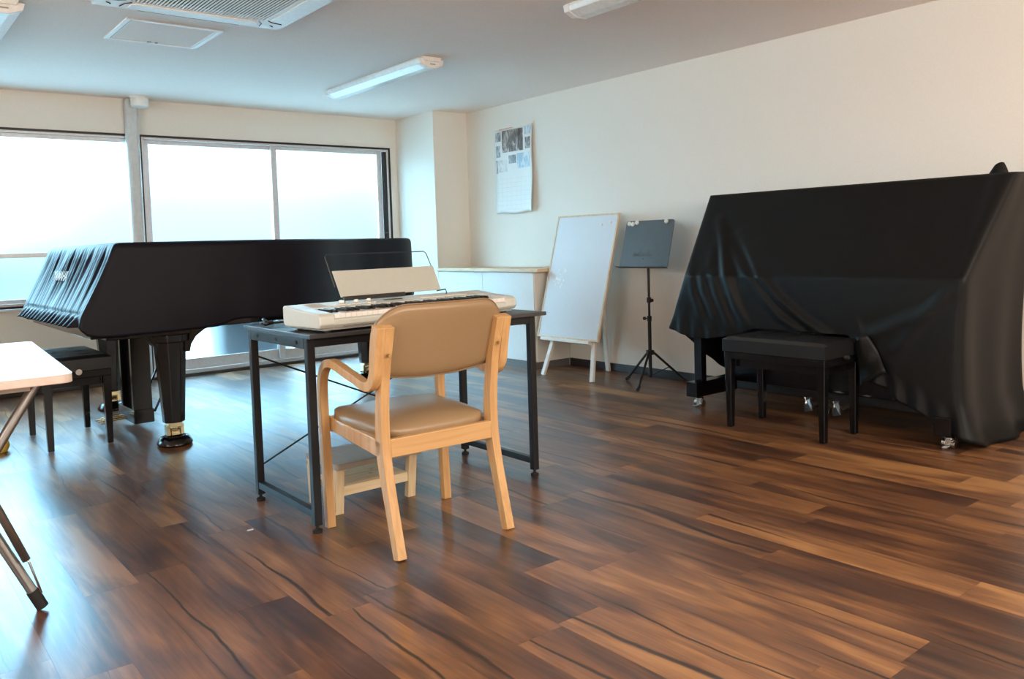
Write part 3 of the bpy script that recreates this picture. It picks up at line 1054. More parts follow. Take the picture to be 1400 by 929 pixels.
def ring_u(xb, xf, yl, yr, nL, nF, nR):
    P = [(xb + (xf - xb) * i / nL, yl) for i in range(nL)]
    P += [(xf, yl + (yr - yl) * i / nF) for i in range(nF)]
    P += [(xf + (xb - xf) * i / nR, yr) for i in range(nR + 1)]
    return P


def smooth_ring(P, it, w=0.5):
    for _ in range(it):
        Q = list(P)
        for i in range(1, len(P) - 1):
            Q[i] = tuple((1 - w) * P[i][c] + w * 0.5 * (P[i - 1][c] + P[i + 1][c]) for c in range(len(P[i])))
        P = Q
    return P


def seg_dist(y, z, poly):
    best, tt = 9, 0
    acc = 0
    for (a, b), (c, d) in zip(poly[:-1], poly[1:]):
        l2 = (c - a) ** 2 + (d - b) ** 2
        t = max(0, min(1, ((y - a) * (c - a) + (z - b) * (d - b)) / l2))
        q = math.hypot(y - a - t * (c - a), z - b - t * (d - b))
        if q < best:
            best, tt = q, (acc + t) / (len(poly) - 1)
        acc += 1
    return best, tt


def interp(tab, x):
    if x <= tab[0][0]:
        return tab[0][1]
    for (a, b), (c, d) in zip(tab[:-1], tab[1:]):
        if x <= c:
            return b + (d - b) * (x - a) / (c - a)
    return tab[-1][1]


def upright_cover():
    nL, nF, nR = 34, 150, 44
    nV = 84
    ZT, ZK = 1.29, 0.80
    hem_front = [(1.60, 0.05), (1.733, 0.088), (1.83, 0.175), (1.905, 0.186), (1.958, 0.25), (2.05, 0.285), (2.105, 0.27), (2.13, 0.36), (2.148, 0.508),
                 (2.765, 0.508), (2.86, 0.47), (2.92, 0.455), (3.05, 0.43), (3.18, 0.425), (3.29, 0.45), (3.38, 0.475)]
    folds = [([(3.169, 1.136), (3.049, 0.958), (2.945, 0.80), (2.922, 0.73), (2.875, 0.62), (2.80, 0.51)], 0.026, 0.020),
             ([(2.985, 1.05), (2.85, 0.93), (2.722, 0.80), (2.60, 0.68), (2.45, 0.57), (2.25, 0.46)], 0.020, 0.018),
             ([(3.05, 1.02), (2.93, 0.90), (2.80, 0.80), (2.70, 0.68), (2.60, 0.58), (2.45, 0.50)], 0.016, 0.016),
             ([(3.06, 0.82), (3.02, 0.70), (2.96, 0.58), (2.90, 0.48)], 0.015, 0.016),
             ([(3.14, 0.84), (3.11, 0.70), (3.04, 0.58), (2.98, 0.48)], 0.014, 0.016),
             ([(3.22, 0.86), (3.19, 0.70), (3.13, 0.56), (3.08, 0.48)], 0.012, 0.016),
             ([(3.14, 1.0), (3.10, 0.86), (3.08, 0.80)], 0.010, 0.014),
             ([(1.99, 1.10), (1.83, 0.88)], 0.006, 0.014),
             ([(1.99, 0.40), (1.851, 0.58), (1.701, 0.76)], 0.010, 0.020),
             ([(2.242, 0.44), (2.049, 0.53), (1.8, 0.65)], 0.008, 0.024)]
    rows = []
    nc = nL + nF + nR + 1
    for j in range(nV + 1):
        v = j / nV
        # tentative z by column needs the hem; the hem depends on the column
        row = []
        for c in range(nc):
            if c < nL:
                s = c / nL           # back -> front on the left side
                hem = 0.10 + 0.375 * min(1, s * 1.15) ** 1.4
            elif c < nL + nF:
                s = (c - nL) / nF
                hem = interp(hem_front, 3.38 - s * (3.38 - 1.62))
            else:
                s = (c - nL - nF) / nR
                hem = 0.05 * (1 - min(1, s * 4)) + 0.006
            z = ZT + (ZK - ZT) * v / 0.42 if v < 0.42 else ZK + (hem - ZK) * (v - 0.42) / 0.58
            if z > ZK:
                t = (ZT - z) / (ZT - ZK)
                xf, yl, yr = 4.32 - 0.355 * t, 3.338 - 0.068 * t, 1.560 + 0.075 * t
            else:
                t = (ZK - z) / ZK
                xf, yl, yr = 3.965 - 0.02 * t, 3.27 + 0.30 * t * (1 if t < 0.4 else 0.4 / t), 1.635 + 0.02 * math.sin(t * pi) - 0.10 * max(0, t - 0.72)
            xb = 4.645
            if c < nL:
                x, y = xb + (xf - xb) * s, yl - 0.10 * (1 - s) * max(0, (ZK - z))
                nx_, ny_ = 0, 1
            elif c < nL + nF:
                x, y = xf, yl + (yr - yl) * s
                nx_, ny_ = -1, 0
            else:
                x, y = xf + (xb - xf) * s, yr
                nx_, ny_ = 0, -1
            d = 0.0
            depth = max(0, (ZK - z)) / 0.4
            if c < nL:
                d += 0.014 * depth * math.sin(s * 26)
                if v > 0.93:
                    d += 0.012 * math.sin(s * 60) * (v - 0.93) / 0.07
            elif c < nL + nF:
                for poly, amp, wd in folds:
                    q, tt = seg_dist(y, z, poly)
                    e = math.sin(pi * min(1, max(0.04, tt))) ** 0.5
                    d += 1.45 * amp * e * math.exp(-(q / wd) ** 2)
                    d -= amp * 0.35 * e * math.exp(-((q - 2.2 * wd) / (1.3 * wd)) ** 2)
                left = max(0, (y - 2.7) / 0.6)
                if z > ZK - 0.1:
                    tt2 = max(0, min(1, (ZT - z) / 0.49))
                    w_ = 0.105 * (1 - 0.72 * tt2)
                    q = (y - yr) / w_
                    if q < 1.6:
                        d += (0.020 - 0.008 * tt2) * math.exp(-((q - 0.55) / 0.42) ** 4) * min(1, (z - ZK + 0.1) / 0.1)
                if z < 0.62:
                    d += 0.016 * min(1, left) * math.sin(y * 58) * min(1, (0.62 - z) / 0.14)
                if v > 0.88 and y < 2.1:
                    d += 0.022 * math.sin(y * 62) * (v - 0.88) / 0.12 * 1.0
                d -= 0.020 * math.sin(pi * s) * max(0, math.sin(pi * min(1, max(0, (ZT - z) / 0.49)))) * 0.5
            else:
                # right hand side: broad folds fanning out to the floor
                d += 0.006 * (0.25 + depth) * math.sin(s * 12 + 1.2) * min(1, s * 6)
                d += 0.030 * max(0, 1 - z / 0.26) ** 1.6 * (0.5 + 0.5 * math.sin(s * 11 + 0.5))
                d += 0.006 * math.sin(s * 5 + z * 6) * min(1, s * 5) * (1 - s)
            row.append((x + nx_ * d, y + ny_ * d, z))
        row = smooth_ring(row, 6)
        rows.append(row)
    # top sheet, a loop pulled in from the first row
    top = []
    r0_ = rows[0]
    for k in range(5, 0, -1):
        f = k / 5
        top.append([(4.645 + (p[0] - 4.645) * (1 - f), p[1], ZT + 0.002) for p in r0_])
    mb = MB()
    mb.grid(top + rows)
    return mb


cov = upright_cover()
cvo = cov.build('piano_cover', M['cloth'], smooth=True, solid=0.003, base=(4.3, 2.45, 1.29))
tag(cvo, 'black cloth cover draped in folds over the upright piano at the right wall', 'cover')
# bunched pleat standing at the top right corner, and the rolled edge running down from it
kn = MB()
rows = []
for j in range(9):
    v = j / 8
    w_ = 0.046 * (1 - 0.55 * v ** 1.4)
    rows.append([(4.335 + 0.022 * math.cos(a) * (1 - 0.5 * v), 1.648 - 0.008 * v + w_ * math.sin(a) * (1 + 0.12 * math.sin(3 * a)), 1.280 + 0.052 * v - 0.012 * v * math.cos(a - 0.8)) for a in [2 * pi * q / 16 for q in range(16)]])
kn.grid(rows, closed=True)
kn.add([rows[-1][q] for q in range(16)], [tuple(range(16))])
kn.build('gathered_pleat', M['cloth'], cvo, smooth=True, auto=50)
# the flap hanging out behind the bench
fm = MB()
rows = []
for j in range(11):
    v = j / 10
    r = []
    for i in range(9):
        u = i / 8
        y = (1 - u) * (2.146 + (2.125 - 2.146) * v) + u * (2.085 + (1.985 - 2.085) * v)
        z = (1 - u) * (0.505 + (0.262 - 0.505) * v) + u * (0.530 + (0.345 - 0.530) * v)
        r.append((3.928 - 0.016 * math.sin(u * pi) * (1 - 0.4 * v) - 0.010 * math.sin(v * 6 + u * 2), y, z))
    rows.append(r)
fm.grid(rows)
fm.build('hanging_flap', M['cloth'], cvo, smooth=True, solid=0.003)

# ------------------------------------------------------------------ desk
DZ = 0.727
dk = thing('desk', 'black desk with square steel legs and a wire cross brace under the electronic keyboard', 'desk', (1.82, 3.04, 0))
dx0, dx1, dy0, dy1 = 1.262, 2.372, 2.715, 3.335
MB().box(dx0, dx1, dy0, dy1, DZ - 0.016, DZ).build('desk_top', M['desk'], dk, bevel=0.002)
LW = 0.030
lx0, lx1, ly0, ly1 = 1.268, 2.306, 2.75, 3.275
legs = [(lx0, ly0), (lx0, ly1), (lx1, ly0), (lx1, ly1)]
for x, y in legs:
    l_ = MB().box(x, x + LW, y, y + LW, 0.028, DZ - 0.016).build('leg', M['desk_metal'], dk, bevel=0.003)
    c = (x + LW / 2, y + LW / 2, 0)
    MB().lathe([(0, 0), (0.017, 0), (0.018, 0.010), (0.012, 0.014), (0.006, 0.016), (0.006, 0.03), (0, 0.03)], c, 16).build('levelling_foot', M['rubber'], l_, smooth=True, auto=40)
for x in (lx0, lx1):
    MB().box(x + 0.002, x + LW - 0.002, ly0 + LW, ly1, 0.055, 0.083).build('bottom_rail', M['desk_metal'], dk, bevel=0.002)
    MB().box(x, x + LW, ly0 + LW, ly1, DZ - 0.056, DZ - 0.018).build('side_rail', M['desk_metal'], dk, bevel=0.002)
MB().box(lx0 + LW, lx1, ly0 + 0.002, ly0 + LW - 0.002, DZ - 0.05, DZ - 0.018).build('front_rail', M['desk_metal'], dk, bevel=0.002)
MB().box(lx0 + LW, lx1, ly1 + 0.002, ly1 + LW - 0.002, DZ - 0.05, DZ - 0.018).build('back_rail', M['desk_metal'], dk, bevel=0.002)
for a, b in (((lx0 + LW / 2, 0.605), (lx1 + LW / 2, 0.142)), ((lx0 + LW / 2, 0.142), (lx1 + LW / 2, 0.605))):
    yy = ly1 + LW / 2
    MB().tube([(a[0], yy, a[1]), (b[0], yy + 0.006, b[1])], 0.0038, 8).build('cross_rod', M['desk_metal'], dk)
for y in (2.84, 3.02, 3.20):
    sm = MB().cyl((lx0 - 0.001, y, DZ - 0.036), (lx0 - 0.004, y, DZ - 0.036), 0.007, n=12)
    sm.build('bolt', M['rubber'], dk)

# ------------------------------------------------------------------ electronic keyboard (local coords: x along the keys, y to the back)
kz = DZ
kt = thing('electronic_keyboard', 'off-white electronic keyboard with 61 keys on the black desk', 'keyboard', (1.305, 2.715, kz), math.radians(5.6), None, local=True)
KL, KD = 0.985, 0.262
z0, zf, zk_, zb = 0.016, 0.062, 0.070, 0.093
body = MB()
# lower tub with rounded front
prof = [(0.010, z0), (KD - 0.012, z0), (KD, z0 + 0.014), (KD, zb - 0.006), (KD - 0.008, zb), (0.150, 0.079), (0.150, 0.058), (0.012, 0.050), (0.0, 0.044), (0.0, z0 + 0.012)]
body.prism(prof, 'x', 0.058, KL - 0.058)
body.build('body', M['kb'], kt, bevel=0.002)
for xa, xb2 in ((0.0, 0.064), (KL - 0.064, KL)):
    P = [(0.012, z0), (KD - 0.012, z0), (KD, z0 + 0.014), (KD, zb - 0.006), (KD - 0.008, zb), (0.150, 0.081), (0.022, 0.070), (0.004, 0.060), (0.0, z0 + 0.014)]
    MB().prism(P, 'x', xa, xb2).build('end_cheek', M['kb'], kt, bevel=0.006, seg=3)
MB().box(0.02, KL - 0.02, 0.012, KD - 0.02, 0.008, z0).build('underside', M['kb_grey'], kt)
for fx in (0.05, KL - 0.05):
    for fy in (0.035, KD - 0.04):
        MB().cyl((fx, fy, 0), (fx, fy, 0.01), 0.013, n=14).build('foot', M['rubber'], kt)
MB().box(0.10, 0.96 - 0.06, 0.0005, 0.004, 0.020, 0.024).build('front_groove', M['kb_grey'], kt)
kw = (KL - 0.128) / 36
wk = MB().box(0.0004, kw - 0.0006, 0.008, 0.148, 0.052, 0.0665)
wk_me = None
bk_me = None
for k in range(36):
    x = 0.064 + k * kw
    if wk_me is None:
        o = MB().box(0.0005, kw - 0.0005, 0.006, 0.149, 0.050, 0.0665).build('white_key', M['kb_white'], kt, bevel=0.0008)
        wk_me = o
    else:
        o = wk_me.copy()
        COL.objects.link(o)
    o.location.x = x
for k in range(35):
    if k % 7 in (2, 6):
        continue
    x = 0.064 + (k + 1) * kw
    if bk_me is None:
        o = MB().hexa([(-0.0055, 0.062, 0.066), (0.0055, 0.062, 0.066), (0.0055, 0.149, 0.066), (-0.0055, 0.149, 0.066)],
                      [(-0.0045, 0.068, 0.078), (0.0045, 0.068, 0.078), (0.0045, 0.149, 0.078), (-0.0045, 0.149, 0.078)]).build('black_key', M['kb_black'], kt, bevel=0.0008)
        bk_me = o
    else:
        o = bk_me.copy()
        COL.objects.link(o)
    o.location.x = x


def kslope(y):
    return 0.079 + (y - 0.150) * (zb - 0.079) / (KD - 0.158)


def kpanel(x0, x1, y0, y1, h, m, nm, **kk):
    return MB().hexa([(x0, y0, kslope(y0) - 0.001), (x1, y0, kslope(y0) - 0.001), (x1, y1, kslope(y1) - 0.001), (x0, y1, kslope(y1) - 0.001)],
                     [(x0, y0, kslope(y0) + h), (x1, y0, kslope(y0) + h), (x1, y1, kslope(y1) + h), (x0, y1, kslope(y1) + h)]).build(nm, m, kt, **kk)


kpanel(0.425, 0.515, 0.196, 0.212, 0.0012, M['kb_black'], 'display')
for k in range(9):
    kpanel(0.16 + k * 0.024, 0.176 + k * 0.024, 0.178, 0.187, 0.0022, M['kb_white'], 'button')
for k in range(10):
    kpanel(0.60 + k * 0.026, 0.618 + k * 0.026, 0.178, 0.187, 0.0022, M['kb_white'], 'button')
for x in (0.235, 0.30, 0.36):
    kn = MB().lathe([(0, 0), (0.012, 0), (0.011, 0.009), (0, 0.010)], (x, 0.222, kslope(0.222)), 16).build('dial', M['kb_white'], kt, smooth=True, auto=40)
# speaker slots at the back left and right, joined
sp = MB()
for q in range(9):
    for (a, b) in ((0.075, 0.145), (KL - 0.145, KL - 0.075)):
        y = 0.172 + q * 0.008
        sp.hexa([(a, y, kslope(y) - 0.001), (b, y, kslope(y) - 0.001), (b, y + 0.003, kslope(y) - 0.001), (a, y + 0.003, kslope(y) - 0.001)],
                [(a, y, kslope(y) + 0.0006), (b, y, kslope(y) + 0.0006), (b, y + 0.003, kslope(y) + 0.0009), (a, y + 0.003, kslope(y) + 0.0009)])
sp_ = sp.build('speaker_slots', mat('slot_shadow_grey', (0.42, 0.40, 0.36), 0.6), kt)
sp_['kind'] = 'stuff'
# music rest: cream board and a wire hoop, leaning back (a thing of its own, slotted in the keyboard)
rtg = thing('music_rest', 'cream music rest board with a dark wire hoop, on the back of the keyboard', 'music rest', (1.305, 2.715, kz), math.radians(5.6), None, local=True)
r_x0, r_x1 = 0.222, 0.752


def RQ(x, s, d=0.0):
    # s up the board, leaning back by 22 deg, x drifting a little left with height as seen in the photo
    a = math.radians(17)
    return (x - s * 0.13, 0.236 + s * math.sin(a) - d * math.cos(a), 0.103 + s * math.cos(a) + d * math.sin(a))


MB().add([RQ(r_x0 + 0.02, 0.004), RQ(r_x1, 0.004), RQ(r_x1, 0.114), RQ(r_x0 + 0.018, 0.114), RQ(r_x0 + 0.02, 0.004, 0.005), RQ(r_x1, 0.004, 0.005), RQ(r_x1, 0.114, 0.005), RQ(r_x0 + 0.018, 0.114, 0.005)],
         [(0, 1, 2, 3), (7, 6, 5, 4), (0, 4, 5, 1), (1, 5, 6, 2), (2, 6, 7, 3), (3, 7, 4, 0)]).build('rest_board', M['rest'], rtg, bevel=0.0015)
hoop = [RQ(r_x0 + 0.012, 0.05, -0.004), RQ(r_x0 + 0.012, 0.175, -0.004), RQ(r_x0 + 0.020, 0.184, -0.004), RQ(r_x1 - 0.018, 0.184, -0.004), RQ(r_x1 - 0.008, 0.174, -0.004), RQ(r_x1 + 0.003, 0.05, -0.004)]
MB().tube(hoop, 0.0022, 8).build('wire_hoop', M['wire'], rtg)
sup = MB()
sup.box(0.245, 0.545, 0.216, 0.228, 0.0945, 0.112)
sup.build('support_bar', M['kb_black'], rtg, bevel=0.002)
sup = MB()
sup.tube([RQ(r_x1 - 0.02, 0.002), RQ(r_x1 + 0.03, 0.006), RQ(r_x1 + 0.03, -0.01), (r_x1 + 0.018, 0.225, 0.088)], 0.0028, 8)
sup.build('wire_foot', M['wire'], rtg)
sup = MB()
sup.tube([RQ(r_x0 + 0.03, 0.002), (r_x0 + 0.03, 0.225, 0.088)], 0.0028, 8)
sup.build('wire_foot', M['wire'], rtg)
# small power lead end lying on the desk behind the left end
adp = MB()
adp.tube(catmull([(1.36, 3.115, DZ + 0.02), (1.32, 3.19, DZ + 0.012), (1.30, 3.24, DZ + 0.010), (1.34, 3.28, DZ + 0.008)], 6), 0.005, 8)
adp.tube([(1.288, 3.17, DZ + 0.012), (1.325, 3.19, DZ + 0.014)], 0.009, 10)
adp.tube([(1.292, 3.165, DZ + 0.022), (1.288, 3.19, DZ + 0.03)], 0.006, 8)
tag(adp.build('power_lead', M['wire'], smooth=True, base=(1.31, 3.2, DZ)), 'grey power lead plug lying on the desk behind the left end of the keyboard', 'cable')

# ------------------------------------------------------------------ armchair (local coords, centre line x=0, y=0 at rear feet)
ch = thing('armchair', 'light beech armchair with tan vinyl seat and back, pulled up to the keyboard', 'chair', (1.588, 2.320, 0), math.radians(-1.6), None, local=True)
CX = 0.2385
rear = catmull([(0.0, 0.0), (0.035, 0.13), (0.072, 0.27), (0.088, 0.38), (0.083, 0.50), (0.064, 0.62), (0.043, 0.70), (0.022, 0.772)], 5)
rear = [(p.x, p.y) for p in [Vector((a[0], a[1])) for a in rear]]
th_r = [0.036 + 0.012 * math.exp(-((p[1] - 0.36) / 0.16) ** 2) for p in rear]
arm = catmull([(0.462, 0.0), (0.470, 0.18), (0.478, 0.36), (0.482, 0.48), (0.476, 0.550), (0.448, 0.598), (0.400, 0.618), (0.340, 0.612), (0.260, 0.594), (0.190, 0.580), (0.135, 0.567), (0.090, 0.572), (0.062, 0.606), (0.052, 0.655), (0.041, 0.710), (0.024, 0.773)], 5)
arm = [(p[0], p[1]) for p in arm]
th_a = [0.029 + 0.012 * math.exp(-((p[0] - 0.04) / 0.05) ** 2) for p in arm]
for s_ in (-1, 1):
    a, b = (CX - 0.032, CX) if s_ > 0 else (-CX, -CX + 0.032)
    lgo = MB().band(rear, a, b, th_r).build('rear_leg', M['beech'], ch, bevel=0.0015)
    pp = MB().cyl((0.5 * (a + b), rear[30][0] - 0.028, 0.675), (0.5 * (a + b), rear[30][0] - 0.016, 0.675), 0.006, n=12).build('screw', M['screw'], lgo)
    a, b = (CX, CX + 0.032) if s_ > 0 else (-CX - 0.032, -CX)
    MB().band(arm, a, b, th_a).build('arm_and_front_leg', M['beech'], ch, bevel=0.0015)
# rails
MB().box(-CX + 0.032, CX - 0.032, 0.062, 0.086, 0.325, 0.388).build('rear_rail', M['beech_x'], ch, bevel=0.003)
MB().box(-CX, CX, 0.452, 0.474, 0.355, 0.412).build('front_rail', M['beech_x'], ch, bevel=0.003)
for s_ in (-1, 1):
    a, b = (CX - 0.020, CX) if s_ > 0 else (-CX, -CX + 0.020)
    MB().prism([(0.08, 0.325), (0.466, 0.36), (0.466, 0.408), (0.08, 0.385)], 'x', a, b).build('side_rail', M['beech'], ch, bevel=0.003)
# seat cushion, domed
rows = []
ns, nt_ = 26, 24
sx_, sy0, sy1 = 0.232, 0.078, 0.500
for j in range(nt_ + 1):
    r = []
    for i in range(ns + 1):
        u, v = -1 + 2 * i / ns, -1 + 2 * j / nt_
        ru = abs(u) ** 8 + abs(v) ** 8
        # squircle outline
        k = 1 / max(1, (abs(u) ** 5 + abs(v) ** 5) ** (1 / 5))
        x = u * k * sx_ * (1.0 + 0.05 * v)
        y = (sy0 + sy1) / 2 + v * k * (sy1 - sy0) / 2
        e = max(abs(u), abs(v))
        h_ = max(0.0, 1 - e ** 6) ** 0.5
        zb_ = 0.384 + 0.028 * (v + 1) / 2
        z = zb_ + 0.042 * h_ + 0.012 * (1 - u * u) * (1 - v * v) - 0.004 * math.sin(v * 3)
        r.append((x, y, z))
    rows.append(r)
mb = MB().grid(rows)
edge = [rows[0][i] for i in range(ns + 1)] + [rows[j][ns] for j in range(1, nt_ + 1)] + [rows[nt_][i] for i in range(ns - 1, -1, -1)] + [rows[j][0] for j in range(nt_ - 1, 0, -1)]
e2 = [(p[0] * 0.97, p[1] + 0.0, p[2] - 0.022) for p in edge]
mb.grid([edge + [edge[0]], e2 + [e2[0]]])
mb.build('seat_cushion', M['leather'], ch, smooth=True, solid=0.004)
# backrest: curved padded shell between the posts
rows_f, rows_b = [], []
nb, nh = 34, 22


def back_pt(u, v, side):
    # u -1..1 across, v 0..1 up
    w = 0.262 * (1 - 0.06 * (1 - v) ** 2)
    top = 0.838 - 0.055 * max(0, (abs(u) - 0.55) / 0.45) ** 2.6
    bot = 0.578 + 0.024 * abs(u) ** 2.2
    z = bot + (top - bot) * v
    x = u * w * (1 - 0.05 * max(0, v - 0.8) / 0.2 * abs(u))
    yc = 0.118 - 0.33 * (z - 0.575) + 0.028 * u * u - 0.020
    e = max(abs(u) ** 1.0, abs(2 * v - 1))
    t = 0.021 * max(0.0, 1 - e ** 7) ** 0.5 + 0.003
    return (x, yc + side * t, z)


for j in range(nh + 1):
    rows_f.append([back_pt(-1 + 2 * i / nb, j / nh, 1) for i in range(nb + 1)])
    rows_b.append([back_pt(-1 + 2 * i / nb, j / nh, -1) for i in range(nb + 1)])
mb = MB().grid(rows_f)
mb.grid([list(reversed(r)) for r in rows_b])


def loop(R):
    return [R[0][i] for i in range(nb + 1)] + [R[j][nb] for j in range(1, nh + 1)] + [R[nh][i] for i in range(nb - 1, -1, -1)] + [R[j][0] for j in range(nh - 1, -1, -1)]


mb.grid([loop(rows_b), loop(rows_f)])
bo = mb.build('backrest', M['leather'], ch, smooth=True, auto=60)
# piping along the lower and upper edge
lp = [(p[0], p[1] - 0.003, p[2]) for p in loop(rows_b)]
MB().tube(lp, 0.0028, 6).build('piping', mat('dark_tan_piping', (0.25, 0.165, 0.09), 0.5), bo, smooth=True)

# ------------------------------------------------------------------ step stool under the desk
st = thing('step_stool', 'small pine step stool with a grey top under the desk', 'stool', (1.60, 3.0, 0))
sx0, sx1, sy0_, sy1_ = 1.412, 1.80, 2.852, 3.130
MB().prism(rrect(sx0, sx1, sy0_, sy1_, 0.012), 'z', 0.182, 0.206).build('top_board', M['stool_top'], st, bevel=0.004)
for xa in (1.418, 1.745):
    for ya, yb in ((2.868, 2.898), (3.104, 3.134)):
        dxx = 0.0
        q0 = 0.022 if ya < 3 else -0.012
        MB().hexa([(xa, ya + q0, 0), (xa + 0.036, ya + q0, 0), (xa + 0.036, yb + q0, 0), (xa, yb + q0, 0)],
                  [(xa, ya, 0.182), (xa + 0.036, ya, 0.182), (xa + 0.036, yb, 0.182), (xa, yb, 0.182)]).build('leg', M['pine'], st, bevel=0.002)
MB().box(1.454, 1.745, 2.886, 2.906, 0.070, 0.108).build('rail', M['pine_x'], st, bevel=0.002)
MB().box(1.454, 1.745, 3.095, 3.113, 0.070, 0.108).build('rail', M['pine_x'], st, bevel=0.002)
MB().box(1.454, 1.745, 2.906, 3.095, 0.095, 0.109).build('lower_shelf', M['pine_x'], st, bevel=0.002)

# ------------------------------------------------------------------ grand piano
gt = thing('grand_piano', 'black grand piano with brass lyre pedals, under a black cover beside the windows', 'piano', (1.9, 5.3, 0))
NEAR = [(1.05, 4.45), (1.30, 4.45), (1.55, 4.45), (1.80, 4.475), (2.05, 4.545), (2.28, 4.68), (2.52, 4.90), (2.78, 5.11), (3.05, 5.24), (3.28, 5.36),
        (3.43, 5.52), (3.50, 5.72), (3.46, 5.92), (3.30, 6.04), (3.0, 6.08), (2.4, 6.08), (1.8, 6.08), (1.2, 6.08), (1.05, 6.08)]


def inset(poly, d):
    n = len(poly)
    out = []
    for i in range(n):
        a, b, c = Vector(poly[i - 1]), Vector(poly[i]), Vector(poly[(i + 1) % n])
        t = ((b - a).normalized() + (c - b).normalized())
        t = t.normalized() if t.length > 1e-6 else Vector((1, 0))
        nrm = Vector((-t.y, t.x))
        out.append((b.x + nrm.x * d, b.y + nrm.y * d))
    return out


outline = [(p.x, p.y) for p in catmull([(a, b, 0) for a, b in NEAR[2:-2]], 5)]
full = [(1.05, 4.45), (1.3, 4.45)] + outline + [(1.2, 6.08), (1.05, 6.08)]
body_o = inset(full, 0.022)
MB().prism(body_o, 'z', 0.63, 1.055).build('case', M['lacquer'], gt, bevel=0.006)
MB().box(0.925, 1.10, 4.475, 6.055, 0.615, 0.735).build('key_bed', M['lacquer'], gt, bevel=0.005)
for y in (4.475, 5.96):
    MB().prism([(0.925, 0.735), (1.10, 0.735), (1.10, 1.04), (1.06, 1.04), (0.94, 0.80)], 'y', y, y + 0.095).build('key_block', M['lacquer'], gt, bevel=0.004)
MB().box(1.0, 1.42, 4.50, 6.03, 0.60, 0.64).build('belly_beam', M['lacquer'], gt, bevel=0.004)


def grand_leg(x, y, bracket=0):
    l_ = MB()
    # octagonal tapering leg
    for z0_, z1_, a, b in ((0.125, 0.56, 0.053, 0.077), (0.56, 0.60, 0.092, 0.096)):
        k8 = []
        for (zz, r) in ((z0_, a), (z1_, b)):
            k8.append([(x + r * 1.08 * math.cos(pi / 8 + i * pi / 4), y + r * 1.08 * math.sin(pi / 8 + i * pi / 4), zz) for i in range(8)])
        l_.add(k8[0] + k8[1], [tuple(range(7, -1, -1)), tuple(range(8, 16))] + [(i, (i + 1) % 8, 8 + (i + 1) % 8, 8 + i) for i in range(8)])
    o = l_.build('leg', M['lacquer'], gt, bevel=0.003)
    cs = MB()
    cs.box(x - 0.036, x + 0.036, y - 0.03, y + 0.03, 0.098, 0.127)
    cs.box(x - 0.045, x - 0.026, y - 0.024, y + 0.024, 0.055, 0.11)
    cs.box(x + 0.026, x + 0.045, y - 0.024, y + 0.024, 0.055, 0.11)
    cs.cyl((x - 0.022, y, 0.062), (x + 0.022, y, 0.062), 0.030, n=20)
    cs.build('caster', M['brass'], o, bevel=0.002)
    return o


leg_pos = [(1.335, 4.60), (1.345, 5.97), (3.17, 5.80)]
for x, y in leg_pos:
    grand_leg(x, y)
# arched bracket between the near leg and the case
P = [(1.235, 0.60), (1.235, 0.64), (1.66, 0.64), (1.60, 0.632), (1.54, 0.615), (1.49, 0.585), (1.455, 0.545), (1.44, 0.555), (1.43, 0.60)]
P = [(1.20, 0.66), (1.74, 0.66), (1.66, 0.648), (1.57, 0.634), (1.51, 0.612), (1.465, 0.58), (1.438, 0.54), (1.428, 0.50), (1.40, 0.50), (1.25, 0.54), (1.235, 0.56), (1.22, 0.60)]
MB().prism(P, 'y', 4.56, 4.64).build('leg_bracket', M['lacquer'], gt, bevel=0.003)
for (x, y), where in zip(leg_pos, ('under the near leg of the grand piano', 'under the far front leg of the grand piano', 'under the tail leg of the grand piano')):
    cup = MB().lathe([(0, 0), (0.082, 0), (0.092, 0.010), (0.090, 0.020), (0.072, 0.046), (0.058, 0.050), (0.050, 0.030), (0, 0.028)], (x, y, 0), 28)
    tag(cup.build('caster_cup', M['lacquer'], smooth=True, auto=50, base=(x, y, 0)), 'glossy black round caster cup ' + where, 'caster cup', 'caster cups')
# lyre
ly = MB()
LXC, LYC = 1.31, 5.235
MB().box(LXC - 0.052, LXC + 0.060, 5.09, 5.44, 0.045, 0.125).build('pedal_box', M['lacquer'], gt, bevel=0.004)
for y, w in ((5.10, 0.036), (5.34, 0.032)):
    MB().box(LXC - 0.05, LXC + 0.055, y, y + w, 0.12, 0.60).build('lyre_post', M['lacquer'], gt, bevel=0.003)
for y in (5.18, 5.235, 5.29):
    MB().tube([(LXC + 0.06, y, 0.12), (LXC + 0.06, y, 0.60)], 0.0055, 8).build('trap_rod', M['brass'], gt)
    pd_ = MB()
    pd_.tube([(LXC - 0.07, y, 0.078), (LXC - 0.13, y, 0.076), (LXC - 0.19, y, 0.066)], 0.009, 8)
    pd_.box(LXC - 0.215, LXC - 0.15, y - 0.017, y + 0.017, 0.058, 0.068)
    pd_.build('pedal', M['brass'], gt, bevel=0.003)
MB().tube([(LXC + 0.07, 5.12, 0.10), (1.62, 5.10, 0.60)], 0.007, 8).build('lyre_brace', M['lacquer'], gt)
MB().tube([(LXC + 0.07, 5.40, 0.10), (1.62, 5.42, 0.60)], 0.007, 8).build('lyre_brace', M['lacquer'], gt)


